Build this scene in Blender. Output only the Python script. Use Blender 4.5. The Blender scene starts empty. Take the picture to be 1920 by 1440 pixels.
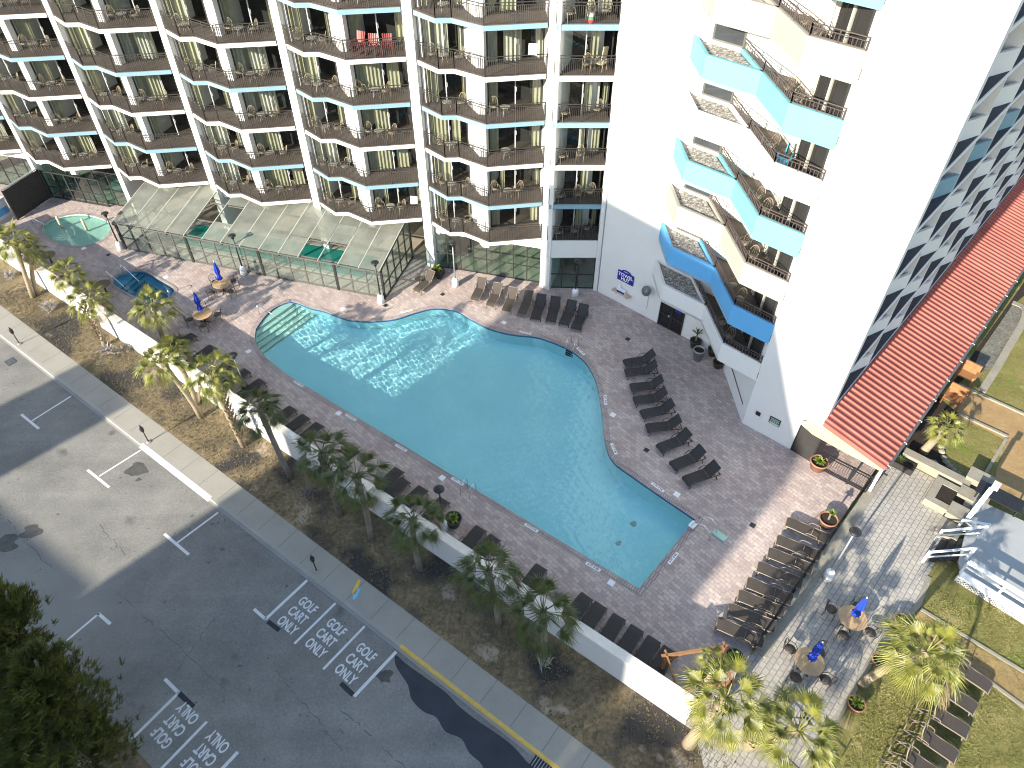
import bpy, bmesh, math, random
from mathutils import Vector, Matrix
from mathutils.geometry import tessellate_polygon
random.seed(7)
R = math.radians
sc = bpy.context.scene
COL = sc.collection
# ------------------------------------------------------------------ camera, sky, sun
F_PX, DEP, CAM_H = 1340.0, R(45.09), 30.0
SUN_AZ, SUN_EL = R(46.3), R(21.5)          # azimuth towards which shadows fall, sun height
cam = bpy.data.cameras.new('camera'); cam_o = bpy.data.objects.new('camera', cam); COL.objects.link(cam_o)
cam_o.location = (0, 0, CAM_H); cam_o.rotation_euler = (R(90) - DEP, 0, 0)
cam.sensor_width = 36; cam.lens = 36 * F_PX / 1920; cam.clip_end = 2000
sc.camera = cam_o
w = bpy.data.worlds.new("World"); sc.world = w; w.use_nodes = True
nt = w.node_tree; bg = nt.nodes['Background']
sky = nt.nodes.new('ShaderNodeTexSky'); sky.sky_type = 'NISHITA'; sky.sun_disc = False
sky.sun_elevation = SUN_EL; sky.sun_rotation = R(223.7); sky.air_density = 1.0; sky.dust_density = 0.6
nt.links.new(sky.outputs[0], bg.inputs[0]); bg.inputs[1].default_value = 0.15
sun = bpy.data.lights.new('sun', 'SUN'); sun.energy = 5.0; sun.angle = R(0.5); sun.color = (1, 0.92, 0.78)
sun_o = bpy.data.objects.new('sun', sun); COL.objects.link(sun_o)
sd = Vector((math.cos(SUN_AZ) * math.cos(SUN_EL), math.sin(SUN_AZ) * math.cos(SUN_EL), -math.sin(SUN_EL)))
sun_o.rotation_euler = sd.to_track_quat('-Z', 'Y').to_euler(); sun_o.location = (-40, -40, 60)
sc.view_settings.view_transform = 'Standard'; sc.view_settings.look = 'None'
sc.view_settings.exposure = 1.2; sc.view_settings.gamma = 1
cy = sc.cycles
cy.use_denoising = True; cy.filter_width = 1.05; cy.max_bounces = 8; cy.transparent_max_bounces = 16
cy.caustics_reflective = False; cy.caustics_refractive = True; cy.sample_clamp_indirect = 6

# ------------------------------------------------------------------ helpers
def g(u, v, z=0.0):
    "ground (or height z) point seen at a photograph pixel of the calibrated camera"
    y = v - 720
    d = Vector((u - 960, F_PX * math.cos(DEP) - y * math.sin(DEP), -(F_PX * math.sin(DEP) + y * math.cos(DEP))))
    t = (CAM_H - z) / -d.z
    return Vector((d.x * t, d.y * t, z))
def v2(p): return Vector((p[0], p[1]))
def ang(a, b): return math.atan2(b[1] - a[1], b[0] - a[0])
def lerp(a, b, t): return a + (b - a) * t

MATS = {}
def mat(name, col, rough=0.7, var=0.15, scale=3.0, bump=0.0, bscale=None, metal=0.0, spec=0.5, col2=None, mix_scale=None, translucent=0.0):
    "procedural principled material: base colour broken up by two noises"
    if name in MATS: return MATS[name]
    m = bpy.data.materials.new(name); m.use_nodes = True; t = m.node_tree; N = t.nodes; L = t.links
    p = N['Principled BSDF']; p.inputs['Roughness'].default_value = rough; p.inputs['Metallic'].default_value = metal
    p.inputs['Specular IOR Level'].default_value = spec
    co = N.new('ShaderNodeTexCoord')
    n1 = N.new('ShaderNodeTexNoise'); n1.inputs['Scale'].default_value = scale; n1.inputs['Detail'].default_value = 8; n1.inputs['Roughness'].default_value = 0.65
    L.new(co.outputs['Object'], n1.inputs['Vector'])
    r = N.new('ShaderNodeValToRGB'); r.color_ramp.elements[0].position = 0.3; r.color_ramp.elements[1].position = 0.7
    c2 = col2 or tuple(min(1, c * (1 + var)) for c in col); c1 = col if col2 else tuple(c * (1 - var) for c in col)
    r.color_ramp.elements[0].color = (*c1, 1); r.color_ramp.elements[1].color = (*c2, 1)
    L.new(n1.outputs['Fac'], r.inputs['Fac']); L.new(r.outputs['Color'], p.inputs['Base Color'])
    if bump:
        n2 = N.new('ShaderNodeTexNoise'); n2.inputs['Scale'].default_value = bscale or scale * 8; n2.inputs['Detail'].default_value = 6
        L.new(co.outputs['Object'], n2.inputs['Vector'])
        b = N.new('ShaderNodeBump'); b.inputs['Strength'].default_value = bump; b.inputs['Distance'].default_value = 0.05
        L.new(n2.outputs['Fac'], b.inputs['Height']); L.new(b.outputs['Normal'], p.inputs['Normal'])
    if translucent:
        tr = N.new('ShaderNodeBsdfTranslucent'); L.new(r.outputs['Color'], tr.inputs['Color'])
        mx = N.new('ShaderNodeMixShader'); mx.inputs[0].default_value = translucent
        L.new(p.outputs[0], mx.inputs[1]); L.new(tr.outputs[0], mx.inputs[2]); L.new(mx.outputs[0], N['Material Output'].inputs[0])
    MATS[name] = m
    return m

def ground_mat(name, stops, scale, detail_scale, bump=0.3, streak=0.0, patches=None):
    "mottled ground: colour ramp over large noise modulated by fine noise; patches = (colour, scale, lo, hi)"
    if name in MATS: return MATS[name]
    m = bpy.data.materials.new(name); m.use_nodes = True; t = m.node_tree; N = t.nodes; L = t.links
    p = N['Principled BSDF']; p.inputs['Roughness'].default_value = 0.9; p.inputs['Specular IOR Level'].default_value = 0.2
    co = N.new('ShaderNodeTexCoord')
    a = N.new('ShaderNodeTexNoise'); a.inputs['Scale'].default_value = scale; a.inputs['Detail'].default_value = 7; a.inputs['Roughness'].default_value = 0.7
    b = N.new('ShaderNodeTexNoise'); b.inputs['Scale'].default_value = detail_scale; b.inputs['Detail'].default_value = 5; b.inputs['Roughness'].default_value = 0.75
    for n in (a, b): L.new(co.outputs['Object'], n.inputs['Vector'])
    mx = N.new('ShaderNodeMix'); mx.data_type = 'FLOAT'; mx.inputs[0].default_value = 0.45
    L.new(a.outputs['Fac'], mx.inputs[2]); L.new(b.outputs['Fac'], mx.inputs[3])
    r = N.new('ShaderNodeValToRGB'); e = r.color_ramp.elements
    while len(e) < len(stops): e.new(0.5)
    for i, (pos, c) in enumerate(stops): e[i].position = pos; e[i].color = (*c, 1)
    L.new(mx.outputs[0], r.inputs['Fac']); out = r.outputs['Color']
    if streak:
        mp = N.new('ShaderNodeMapping'); mp.inputs['Rotation'].default_value = (0, 0, streak); mp.inputs['Scale'].default_value = (0.06, 0.9, 1); L.new(co.outputs['Object'], mp.inputs['Vector'])
        n = N.new('ShaderNodeTexNoise'); n.inputs['Scale'].default_value = 1.0; n.inputs['Detail'].default_value = 5; L.new(mp.outputs[0], n.inputs['Vector'])
        k = N.new('ShaderNodeMix'); k.data_type = 'RGBA'; k.blend_type = 'OVERLAY'; k.inputs[0].default_value = 0.3; L.new(out, k.inputs[6]); L.new(n.outputs['Fac'], k.inputs[7]); out = k.outputs[2]
    if patches:
        for (pc, ps, lo, hi) in patches:
            n = N.new('ShaderNodeTexNoise'); n.inputs['Scale'].default_value = ps; n.inputs['Detail'].default_value = 6
            L.new(co.outputs['Object'], n.inputs['Vector'])
            q = N.new('ShaderNodeMapRange'); q.inputs[1].default_value = lo; q.inputs[2].default_value = hi
            L.new(n.outputs['Fac'], q.inputs[0])
            k = N.new('ShaderNodeMix'); k.data_type = 'RGBA'; k.inputs[7].default_value = (*pc, 1)
            L.new(q.outputs[0], k.inputs[0]); L.new(out, k.inputs[6]); out = k.outputs[2]
    L.new(out, p.inputs['Base Color'])
    if bump:
        bp = N.new('ShaderNodeBump'); bp.inputs['Strength'].default_value = bump; bp.inputs['Distance'].default_value = 0.06
        L.new(b.outputs['Fac'], bp.inputs['Height']); L.new(bp.outputs['Normal'], p.inputs['Normal'])
    MATS[name] = m
    return m

def brick_mat(name, c1, c2, cm, bw, bh, mortar, rot=0.0, patch=None, bump=0.3, offset=0.5):
    if name in MATS: return MATS[name]
    m = bpy.data.materials.new(name); m.use_nodes = True; t = m.node_tree; N = t.nodes; L = t.links
    p = N['Principled BSDF']; p.inputs['Roughness'].default_value = 0.8; p.inputs['Specular IOR Level'].default_value = 0.3
    co = N.new('ShaderNodeTexCoord'); mp = N.new('ShaderNodeMapping'); mp.inputs['Rotation'].default_value = (0, 0, rot)
    L.new(co.outputs['Object'], mp.inputs['Vector'])
    br = N.new('ShaderNodeTexBrick'); br.inputs['Scale'].default_value = 1.0; br.offset = offset
    br.inputs['Brick Width'].default_value = bw; br.inputs['Row Height'].default_value = bh; br.inputs['Mortar Size'].default_value = mortar
    br.inputs['Color1'].default_value = (*c1, 1); br.inputs['Color2'].default_value = (*c2, 1); br.inputs['Mortar'].default_value = (*cm, 1)
    br.inputs['Bias'].default_value = 0.0
    L.new(mp.outputs[0], br.inputs['Vector'])
    n = N.new('ShaderNodeTexNoise'); n.inputs['Scale'].default_value = 0.35; n.inputs['Detail'].default_value = 8; n.inputs['Roughness'].default_value = 0.7
    L.new(co.outputs['Object'], n.inputs['Vector'])
    q = N.new('ShaderNodeMapRange'); q.inputs[1].default_value = 0.38; q.inputs[2].default_value = 0.66
    L.new(n.outputs['Fac'], q.inputs[0])
    k = N.new('ShaderNodeMix'); k.data_type = 'RGBA'; k.blend_type = 'MULTIPLY'; k.inputs[7].default_value = (*(patch or (0.7, 0.7, 0.72)), 1)
    L.new(q.outputs[0], k.inputs[0]); L.new(br.outputs['Color'], k.inputs[6])
    n2 = N.new('ShaderNodeTexNoise'); n2.inputs['Scale'].default_value = 9; n2.inputs['Detail'].default_value = 5
    L.new(co.outputs['Object'], n2.inputs['Vector'])
    hs = N.new('ShaderNodeMix'); hs.data_type = 'RGBA'; hs.blend_type = 'OVERLAY'; hs.inputs[0].default_value = 0.35
    L.new(k.outputs[2], hs.inputs[6]); L.new(n2.outputs['Fac'], hs.inputs[7])
    L.new(hs.outputs[2], p.inputs['Base Color'])
    if bump:
        bp = N.new('ShaderNodeBump'); bp.inputs['Strength'].default_value = bump; bp.inputs['Distance'].default_value = 0.02; bp.invert = True
        L.new(br.outputs['Fac'], bp.inputs['Height']); L.new(bp.outputs['Normal'], p.inputs['Normal'])
    MATS[name] = m
    return m

def glass_mat(name, tint, refl=0.12, rough=0.02, diff=0.0, dcol=(0.5, 0.5, 0.45)):
    "thin pane: see-through mixed with a fresnel reflection, optionally a dusty diffuse film"
    m = bpy.data.materials.new(name); m.use_nodes = True; t = m.node_tree; N = t.nodes; L = t.links
    m.use_transparent_shadow = True
    N.remove(N['Principled BSDF'])
    tr = N.new('ShaderNodeBsdfTransparent'); tr.inputs[0].default_value = (*tint, 1)
    gl = N.new('ShaderNodeBsdfGlossy'); gl.inputs['Roughness'].default_value = rough
    fr = N.new('ShaderNodeLayerWeight'); fr.inputs[0].default_value = 0.5
    pw = N.new('ShaderNodeMath'); pw.operation = 'POWER'; pw.inputs[1].default_value = 4.0; L.new(fr.outputs['Facing'], pw.inputs[0])
    mr = N.new('ShaderNodeMapRange'); mr.inputs[3].default_value = refl; mr.inputs[4].default_value = 0.9
    L.new(pw.outputs[0], mr.inputs[0])
    mx = N.new('ShaderNodeMixShader'); L.new(mr.outputs[0], mx.inputs[0]); L.new(tr.outputs[0], mx.inputs[1]); L.new(gl.outputs[0], mx.inputs[2])
    out = mx.outputs[0]
    if diff:
        n = N.new('ShaderNodeTexNoise'); n.inputs['Scale'].default_value = 0.9; n.inputs['Detail'].default_value = 6
        co = N.new('ShaderNodeTexCoord'); L.new(co.outputs['Object'], n.inputs['Vector'])
        q = N.new('ShaderNodeMapRange'); q.inputs[1].default_value = 0.25; q.inputs[2].default_value = 0.75; q.inputs[3].default_value = diff * 0.7; q.inputs[4].default_value = min(0.97, diff * 1.2)
        L.new(n.outputs['Fac'], q.inputs[0])
        d = N.new('ShaderNodeBsdfDiffuse'); d.inputs[0].default_value = (*dcol, 1)
        tl = N.new('ShaderNodeBsdfTranslucent'); tl.inputs[0].default_value = (*dcol, 1)
        dm = N.new('ShaderNodeMixShader'); dm.inputs[0].default_value = 0.4; L.new(d.outputs[0], dm.inputs[1]); L.new(tl.outputs[0], dm.inputs[2])
        m2 = N.new('ShaderNodeMixShader'); L.new(q.outputs[0], m2.inputs[0]); L.new(out, m2.inputs[1]); L.new(dm.outputs[0], m2.inputs[2]); out = m2.outputs[0]
    L.new(out, N['Material Output'].inputs[0])
    MATS[name] = m
    return m

class MB:
    "collects shapes into one mesh; mi = material slot"
    def __init__(s): s.v = []; s.f = []; s.m = []; s.mi = 0
    def add(s, vs, fs):
        o = len(s.v); s.v += [tuple(p) for p in vs]
        for f in fs: s.f.append(tuple(i + o for i in f)); s.m.append(s.mi)
        return s
    def quad(s, a, b, c, d): return s.add([a, b, c, d], [(0, 1, 2, 3)])
    def box(s, c, d, rz=0.0, M=None):
        x, y, z = d[0] / 2, d[1] / 2, d[2] / 2
        P = [Vector(p) for p in ((-x, -y, -z), (x, -y, -z), (x, y, -z), (-x, y, -z), (-x, -y, z), (x, -y, z), (x, y, z), (-x, y, z))]
        m = Matrix.Translation(c) @ (M if M is not None else Matrix.Rotation(rz, 4, 'Z'))
        return s.add([m @ p for p in P], [(0, 3, 2, 1), (4, 5, 6, 7), (0, 1, 5, 4), (1, 2, 6, 5), (2, 3, 7, 6), (3, 0, 4, 7)])
    def bar(s, a, b, wd, ht, up=(0, 0, 1)):
        a = Vector(a); b = Vector(b); d = b - a; l = d.length
        if l < 1e-6: return s
        x = d / l; u = Vector(up)
        if abs(x.dot(u)) > 0.98: u = Vector((0, 1, 0))
        y = u.cross(x).normalized(); z = x.cross(y)
        m = Matrix((x, y, z)).transposed().to_4x4()
        return s.box((a + b) / 2, (l, wd, ht), M=m)
    def prism(s, poly, z0, z1, top=True, bottom=True):
        n = len(poly)
        a = sum(poly[i][0] * poly[(i + 1) % n][1] - poly[(i + 1) % n][0] * poly[i][1] for i in range(n))
        if a < 0: poly = list(reversed(poly))
        vs = [(p[0], p[1], z0) for p in poly] + [(p[0], p[1], z1) for p in poly]
        fs = [(i, (i + 1) % n, n + (i + 1) % n, n + i) for i in range(n)]
        tr = [t for t in tessellate_polygon([[Vector((p[0], p[1], 0)) for p in poly]])]
        if top: fs += [s._o(vs, [n + i for i in t], 1) for t in tr]
        if bottom: fs += [s._o(vs, t, -1) for t in tr]
        return s.add(vs, fs)
    @staticmethod
    def _o(vs, t, sgn):
        a, b, c = (Vector(vs[i]) for i in t)
        return tuple(t) if (b - a).cross(c - a).z * sgn > 0 else tuple(reversed(t))
    def sheet(s, loops, z=0.0):
        "flat polygon; loops[0] outline, the rest holes; z a number or function of (x, y)"
        zz = z if callable(z) else (lambda x, y: z)
        L = [[Vector((p[0], p[1], 0)) for p in lp] for lp in loops]
        vs = [(p.x, p.y, zz(p.x, p.y)) for lp in L for p in lp]
        return s.add(vs, [s._o(vs, t, 1) for t in tessellate_polygon(L)])
    def tube(s, path, r, n=8, cap=True):
        path = [Vector(p) for p in path]; k = len(path)
        rs = r if isinstance(r, (list, tuple)) else [r] * k
        vs = []; ref = None
        for i, p in enumerate(path):
            d = (path[min(i + 1, k - 1)] - path[max(i - 1, 0)]).normalized()
            if ref is None: ref = Vector((1, 0, 0)) if abs(d.x) < 0.9 else Vector((0, 1, 0))
            x = (ref - d * ref.dot(d)).normalized(); ref = x; y = d.cross(x)
            for j in range(n):
                a = 2 * math.pi * j / n; vs.append(p + (x * math.cos(a) + y * math.sin(a)) * rs[i])
        fs = [(i * n + j, i * n + (j + 1) % n, (i + 1) * n + (j + 1) % n, (i + 1) * n + j) for i in range(k - 1) for j in range(n)]
        if cap: fs += [tuple(range(n - 1, -1, -1)), tuple((k - 1) * n + j for j in range(n))]
        return s.add(vs, fs)
    def lathe(s, prof, n=16, c=(0, 0, 0), cap=True, wob=None):
        vs = []
        for (r, z) in prof:
            for j in range(n):
                a = 2 * math.pi * j / n; q = r * (wob(j, z) if wob else 1)
                vs.append((c[0] + q * math.cos(a), c[1] + q * math.sin(a), c[2] + z))
        k = len(prof)
        fs = [(i * n + j, i * n + (j + 1) % n, (i + 1) * n + (j + 1) % n, (i + 1) * n + j) for i in range(k - 1) for j in range(n)]
        if cap: fs += [tuple(range(n - 1, -1, -1)), tuple((k - 1) * n + j for j in range(n))]
        return s.add(vs, fs)
    def mesh(s, name, mats, smooth=False):
        me = bpy.data.meshes.new(name); me.from_pydata(s.v, [], s.f); me.update()
        for m in (mats if isinstance(mats, (list, tuple)) else [mats]): me.materials.append(m)
        me.polygons.foreach_set('material_index', s.m)
        if smooth: me.polygons.foreach_set('use_smooth', [True] * len(me.polygons))
        return me
    def build(s, name, mats, parent=None, smooth=False):
        return link(name, s.mesh(name, mats, smooth), parent)
def link(name, me, parent=None, loc=None, rz=None):
    o = bpy.data.objects.new(name, me); COL.objects.link(o)
    if parent is not None: o.parent = parent
    if loc is not None: o.location = loc
    if rz is not None: o.rotation_euler = (0, 0, rz)
    return o
def tag(o, label, cat=None, group=None, kind=None):
    o['label'] = label
    if cat: o['category'] = cat
    if group: o['group'] = group
    if kind: o['kind'] = kind
    return o
def thing(name, label, cat, loc=(0, 0, 0), rz=0.0, group=None):
    o = bpy.data.objects.new(name, None); COL.objects.link(o); o.location = loc; o.rotation_euler = (0, 0, rz)
    o.empty_display_size = 0.2
    return tag(o, label, cat, group)
def struct(name, mb, m, label, cat, smooth=False):
    return tag(mb.build(name, m, None, smooth), label, cat, None, 'structure')
KIDS = {}
def children(o): return [c for c in COL.objects if c.parent == o]
def dup(root, loc, rz, label=None, group=None, kids=None, scale=None):
    r = root.copy(); COL.objects.link(r); r.location = loc; r.rotation_euler = (0, 0, rz)
    if scale: r.scale = scale
    if label: r['label'] = label
    if group: r['group'] = group
    ks = KIDS.get(root.name)
    if ks is None: ks = KIDS[root.name] = [(c, children(c)) for c in children(root)]
    for ch, sub in ks:
        c = ch.copy(); COL.objects.link(c); c.parent = r
        for x in sub:
            y = x.copy(); COL.objects.link(y); y.parent = c
    return r
def catmull(pts, n=6, closed=True):
    out = []; k = len(pts)
    for i in range(k if closed else k - 1):
        p0, p1, p2, p3 = (v2(pts[(i + j - 1) % k]) for j in range(4)) if closed else (v2(pts[max(0, min(k - 1, i + j - 1))]) for j in range(4))
        for q in range(n):
            t = q / n
            out.append(0.5 * ((2 * p1) + (p2 - p0) * t + (2 * p0 - 5 * p1 + 4 * p2 - p3) * t * t + (3 * p1 - p0 - 3 * p2 + p3) * t ** 3))
    if not closed: out.append(v2(pts[-1]))
    return out
def offset(poly, d):
    "outward offset of a closed polygon"
    n = len(poly); a = sum(poly[i][0] * poly[(i + 1) % n][1] - poly[(i + 1) % n][0] * poly[i][1] for i in range(n))
    sg = 1 if a > 0 else -1; out = []
    for i in range(n):
        p, q, r = v2(poly[i - 1]), v2(poly[i]), v2(poly[(i + 1) % n])
        e1 = (q - p).normalized(); e2 = (r - q).normalized()
        n1 = Vector((e1.y, -e1.x)) * sg; n2 = Vector((e2.y, -e2.x)) * sg
        b = n1 + n2; l = b.length
        b = b / l if l > 1e-6 else n1
        out.append(q + b * d / max(0.5, b.dot(n1)))
    return out
def text_mesh(s, size, xs=1.0):
    cu = bpy.data.curves.new('txt', 'FONT'); cu.body = s; cu.size = size; cu.align_x = 'CENTER'; cu.align_y = 'CENTER'; cu.extrude = 0.001; cu.offset = size * 0.028
    o = bpy.data.objects.new('txt', cu); COL.objects.link(o)
    bpy.context.view_layer.update()
    me = bpy.data.meshes.new_from_object(o.evaluated_get(bpy.context.evaluated_depsgraph_get()))
    bpy.data.objects.remove(o); me.transform(Matrix.Diagonal((xs, 1, 1, 1)))
    return me
ORD = ['first', 'second', 'third', 'fourth', 'fifth', 'sixth', 'seventh', 'eighth', 'ninth', 'tenth', 'eleventh', 'twelfth', 'thirteenth', 'fourteenth', 'fifteenth', 'sixteenth', 'seventeenth', 'eighteenth', 'nineteenth', 'twentieth', 'twenty-first', 'twenty-second', 'twenty-third']

# ------------------------------------------------------------------ materials
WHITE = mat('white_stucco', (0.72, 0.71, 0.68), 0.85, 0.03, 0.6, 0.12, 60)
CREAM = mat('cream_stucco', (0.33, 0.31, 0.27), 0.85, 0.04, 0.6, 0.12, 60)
TEAL = mat('teal_paint', (0.15, 0.40, 0.44), 0.8, 0.05, 0.8, 0.1, 60)
BLUEF = mat('blue_fascia', (0.20, 0.33, 0.40), 0.8, 0.05, 0.8)
BLUEP = mat('blue_and_shaded_teal', (0.12, 0.40, 0.72), 0.8, 0.05, 0.8, 0.1, 60)  # on the tower this is teal paint with its blue shade put into the colour
RAIL = mat('dark_bronze_metal', (0.045, 0.04, 0.036), 0.5, 0.2, 3)
RAILB = mat('brown_rail_metal', (0.095, 0.075, 0.068), 0.5, 0.2, 3)
FLOORB = mat('brown_balcony_floor', (0.108, 0.085, 0.068), 0.8, 0.2, 1.5)
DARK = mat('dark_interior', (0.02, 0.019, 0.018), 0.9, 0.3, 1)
BLACK = mat('black_metal', (0.018, 0.018, 0.02), 0.45, 0.2, 4)
FRAME = mat('dark_door_frame', (0.03, 0.028, 0.027), 0.5, 0.2, 4)
CURT = mat('sheer_curtain', (0.50, 0.475, 0.33), 0.9, 0.12, 2.0, translucent=0.25)
CURTB = mat('pale_curtain', (0.58, 0.565, 0.47), 0.9, 0.10, 2.0, translucent=0.25)
PANE = glass_mat('window_glass', (0.80, 0.84, 0.83), 0.06)
STORE = glass_mat('storefront_glass', (0.62, 0.82, 0.76), 0.16)
HOUSEGL = glass_mat('pavilion_glass', (0.80, 0.90, 0.86), 0.12, 0.03, 0.16, (0.5, 0.58, 0.52))
ROOFGL = glass_mat('dusty_roof_glass', (0.75, 0.8, 0.74), 0.05, 0.25, 0.62, (0.43, 0.44, 0.38))
CHAIRM = mat('tan_chair_metal', (0.27, 0.225, 0.155), 0.5, 0.2, 4)
GREYM = mat('grey_metal', (0.30, 0.31, 0.32), 0.4, 0.2, 3, metal=0.3)
WHITEM = mat('white_painted_wood', (0.72, 0.73, 0.74), 0.6, 0.08, 2)
STEEL = mat('polished_steel', (0.75, 0.76, 0.78), 0.15, 0.05, 2, metal=1.0)
CONC = ground_mat('concrete_paving', [(0.3, (0.27, 0.255, 0.215)), (0.5, (0.33, 0.31, 0.265)), (0.7, (0.37, 0.35, 0.305))], 0.5, 14, 0.15)
CURB = ground_mat('kerb_concrete', [(0.3, (0.28, 0.27, 0.24)), (0.7, (0.40, 0.38, 0.34))], 0.8, 20, 0.15)
ASPH = ground_mat('asphalt', [(0.36, (0.15, 0.145, 0.133)), (0.5, (0.215, 0.207, 0.186)), (0.64, (0.285, 0.272, 0.24))], 0.3, 9, 0.3, R(37.9),
                  patches=[((0.10, 0.098, 0.094), 0.55, 0.66, 0.76), ((0.26, 0.25, 0.22), 0.11, 0.5, 0.7), ((0.11, 0.107, 0.10), 3.5, 0.68, 0.74)])
PAINT = mat('white_road_paint', (0.66, 0.66, 0.64), 0.8, 0.10, 5)
YPAINT = mat('yellow_kerb_paint', (0.62, 0.42, 0.10), 0.8, 0.12, 4)
VERGE = ground_mat('dry_verge_turf', [(0.34, (0.055, 0.046, 0.037)), (0.46, (0.145, 0.115, 0.072)), (0.56, (0.25, 0.19, 0.105)), (0.70, (0.37, 0.30, 0.21))], 0.4, 5, 0.6,
                   patches=[((0.10, 0.105, 0.035), 0.25, 0.62, 0.74), ((0.055, 0.05, 0.047), 0.22, 0.50, 0.57), ((0.36, 0.29, 0.21), 0.5, 0.61, 0.67)])
LAWN = ground_mat('winter_lawn', [(0.28, (0.085, 0.078, 0.026)), (0.45, (0.18, 0.165, 0.05)), (0.6, (0.26, 0.225, 0.085)), (0.75, (0.34, 0.285, 0.14))], 0.5, 6, 0.6,
                  patches=[((0.13, 0.19, 0.03), 0.33, 0.52, 0.68), ((0.33, 0.27, 0.13), 0.7, 0.6, 0.7)])
DECK = brick_mat('mauve_deck_pavers', (0.57, 0.475, 0.415), (0.40, 0.335, 0.31), (0.32, 0.265, 0.24), 0.34, 0.20, 0.010, R(47.5), (0.80, 0.74, 0.74))
WALKP = brick_mat('grey_walk_pavers', (0.45, 0.42, 0.37), (0.385, 0.36, 0.32), (0.20, 0.185, 0.16), 0.32, 0.24, 0.014, R(-47.8), (0.86, 0.85, 0.84))
COPE = brick_mat('coping_bricks', (0.50, 0.41, 0.37), (0.40, 0.33, 0.30), (0.24, 0.20, 0.19), 0.13, 0.5, 0.02, R(37), None)
ORANGEP = ground_mat('stamped_orange_path', [(0.3, (0.27, 0.17, 0.08)), (0.55, (0.37, 0.25, 0.12)), (0.75, (0.45, 0.33, 0.19))], 0.9, 4, 0.3)
ROCK = ground_mat('grey_rock_bed', [(0.3, (0.09, 0.085, 0.07)), (0.55, (0.21, 0.20, 0.165)), (0.75, (0.33, 0.31, 0.26))], 1.5, 6, 0.9)
SOIL = ground_mat('dark_mulch', [(0.3, (0.02, 0.016, 0.013)), (0.7, (0.06, 0.045, 0.035))], 1.5, 12, 0.8)
STONE = ground_mat('planter_stone', [(0.3, (0.22, 0.20, 0.16)), (0.7, (0.38, 0.35, 0.28))], 1.2, 12, 0.3)
GRAVEL = ground_mat('planter_gravel', [(0.38, (0.05, 0.047, 0.043)), (0.47, (0.25, 0.235, 0.21)), (0.54, (0.5, 0.47, 0.42)), (0.62, (0.8, 0.76, 0.68))], 7, 11, 1.0)
TERRA = mat('terracotta', (0.33, 0.16, 0.10), 0.8, 0.2, 3, 0.2)
DPOT = mat('dark_glazed_pot', (0.05, 0.045, 0.04), 0.5, 0.2, 3)
SLING = mat('brown_sling_mesh', (0.062, 0.049, 0.039), 0.75, 0.12, 6, 0.3, 150)
SLINGD = mat('black_sling_mesh', (0.030, 0.027, 0.026), 0.7, 0.12, 6, 0.3, 150)
LFR = mat('taupe_lounger_frame', (0.23, 0.19, 0.145), 0.45, 0.1, 4)
LFB = mat('black_lounger_frame', (0.03, 0.03, 0.034), 0.45, 0.1, 4)
BLUEU = mat('royal_blue_canvas', (0.012, 0.05, 0.42), 0.75, 0.2, 5)
TABLET = mat('tan_table_top', (0.48, 0.32, 0.17), 0.5, 0.12, 4)
FROND = mat('shaded_palm_frond', (0.035, 0.052, 0.014), 0.45, scale=2.6, col2=(0.15, 0.17, 0.05), translucent=0.25)  # darker frond copy, shade painted in for the palms out of the sun
FRONDL = mat('sunny_palm_frond', (0.05, 0.07, 0.014), 0.45, scale=2.6, col2=(0.40, 0.39, 0.08), translucent=0.25)  # brighter frond copy, sunlight painted in as yellow-green
DRYF = mat('dry_frond', (0.24, 0.18, 0.11), 0.8, 0.3, 4, translucent=0.15)
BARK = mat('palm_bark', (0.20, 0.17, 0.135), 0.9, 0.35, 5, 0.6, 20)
BARKL = mat('sunlit_palm_bark', (0.30, 0.24, 0.16), 0.9, 0.25, 5, 0.5, 16)  # paler copy of the bark with sunlight put into the colour
PINEN = mat('pine_needles', (0.03, 0.045, 0.012), 0.6, scale=1.6, col2=(0.20, 0.20, 0.035), translucent=0.2)
LEAF = mat('pot_plant_leaf', (0.09, 0.16, 0.02), 0.5, scale=5, col2=(0.32, 0.40, 0.06), translucent=0.2)
GREYSH = mat('dead_grey_twigs', (0.34, 0.31, 0.28), 0.9, 0.3, 4)
WOODO = mat('orange_timber', (0.30, 0.145, 0.06), 0.65, 0.2, 5)
REDM = mat('red_roof_metal', (0.36, 0.115, 0.09), 0.7, 0.18, 0.5, spec=0.15)
REDC = mat('red_chair_paint', (0.20, 0.035, 0.03), 0.5, 0.15, 4)
TANP = mat('tan_panel', (0.50, 0.38, 0.24), 0.8, 0.06, 0.8)
SIGNB = mat('navy_sign_face', (0.02, 0.02, 0.26), 0.5, 0.06, 3)
SIGNW = mat('sign_white', (0.8, 0.8, 0.8), 0.6, 0.02, 3)
BEIGE = mat('beige_fabric', (0.55, 0.47, 0.31), 0.9, 0.1, 5)
GREYD = mat('grey_deck_boards', (0.36, 0.37, 0.36), 0.6, 0.08, 0.7)
PLASTER = mat('pool_plaster', (0.74, 0.97, 0.99), 0.8, 0.05, 0.5)
TILE = mat('blue_waterline_tile', (0.03, 0.12, 0.30), 0.3, 0.3, 14)
SPAPL = mat('spa_plaster', (0.22, 0.42, 0.52), 0.8, 0.06, 1)
KIDPL = mat('wading_pool_plaster', (0.62, 0.80, 0.72), 0.8, 0.05, 1)
STEPM = mat('step_plaster', (0.80, 0.82, 0.68), 0.8, 0.05, 1)
STEPN = mat('step_nosing_tile', (0.03, 0.10, 0.09), 0.4, 0.2, 6)
SLAT = mat('black_screen_slats', (0.028, 0.026, 0.025), 0.7, 0.2, 3)

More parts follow.
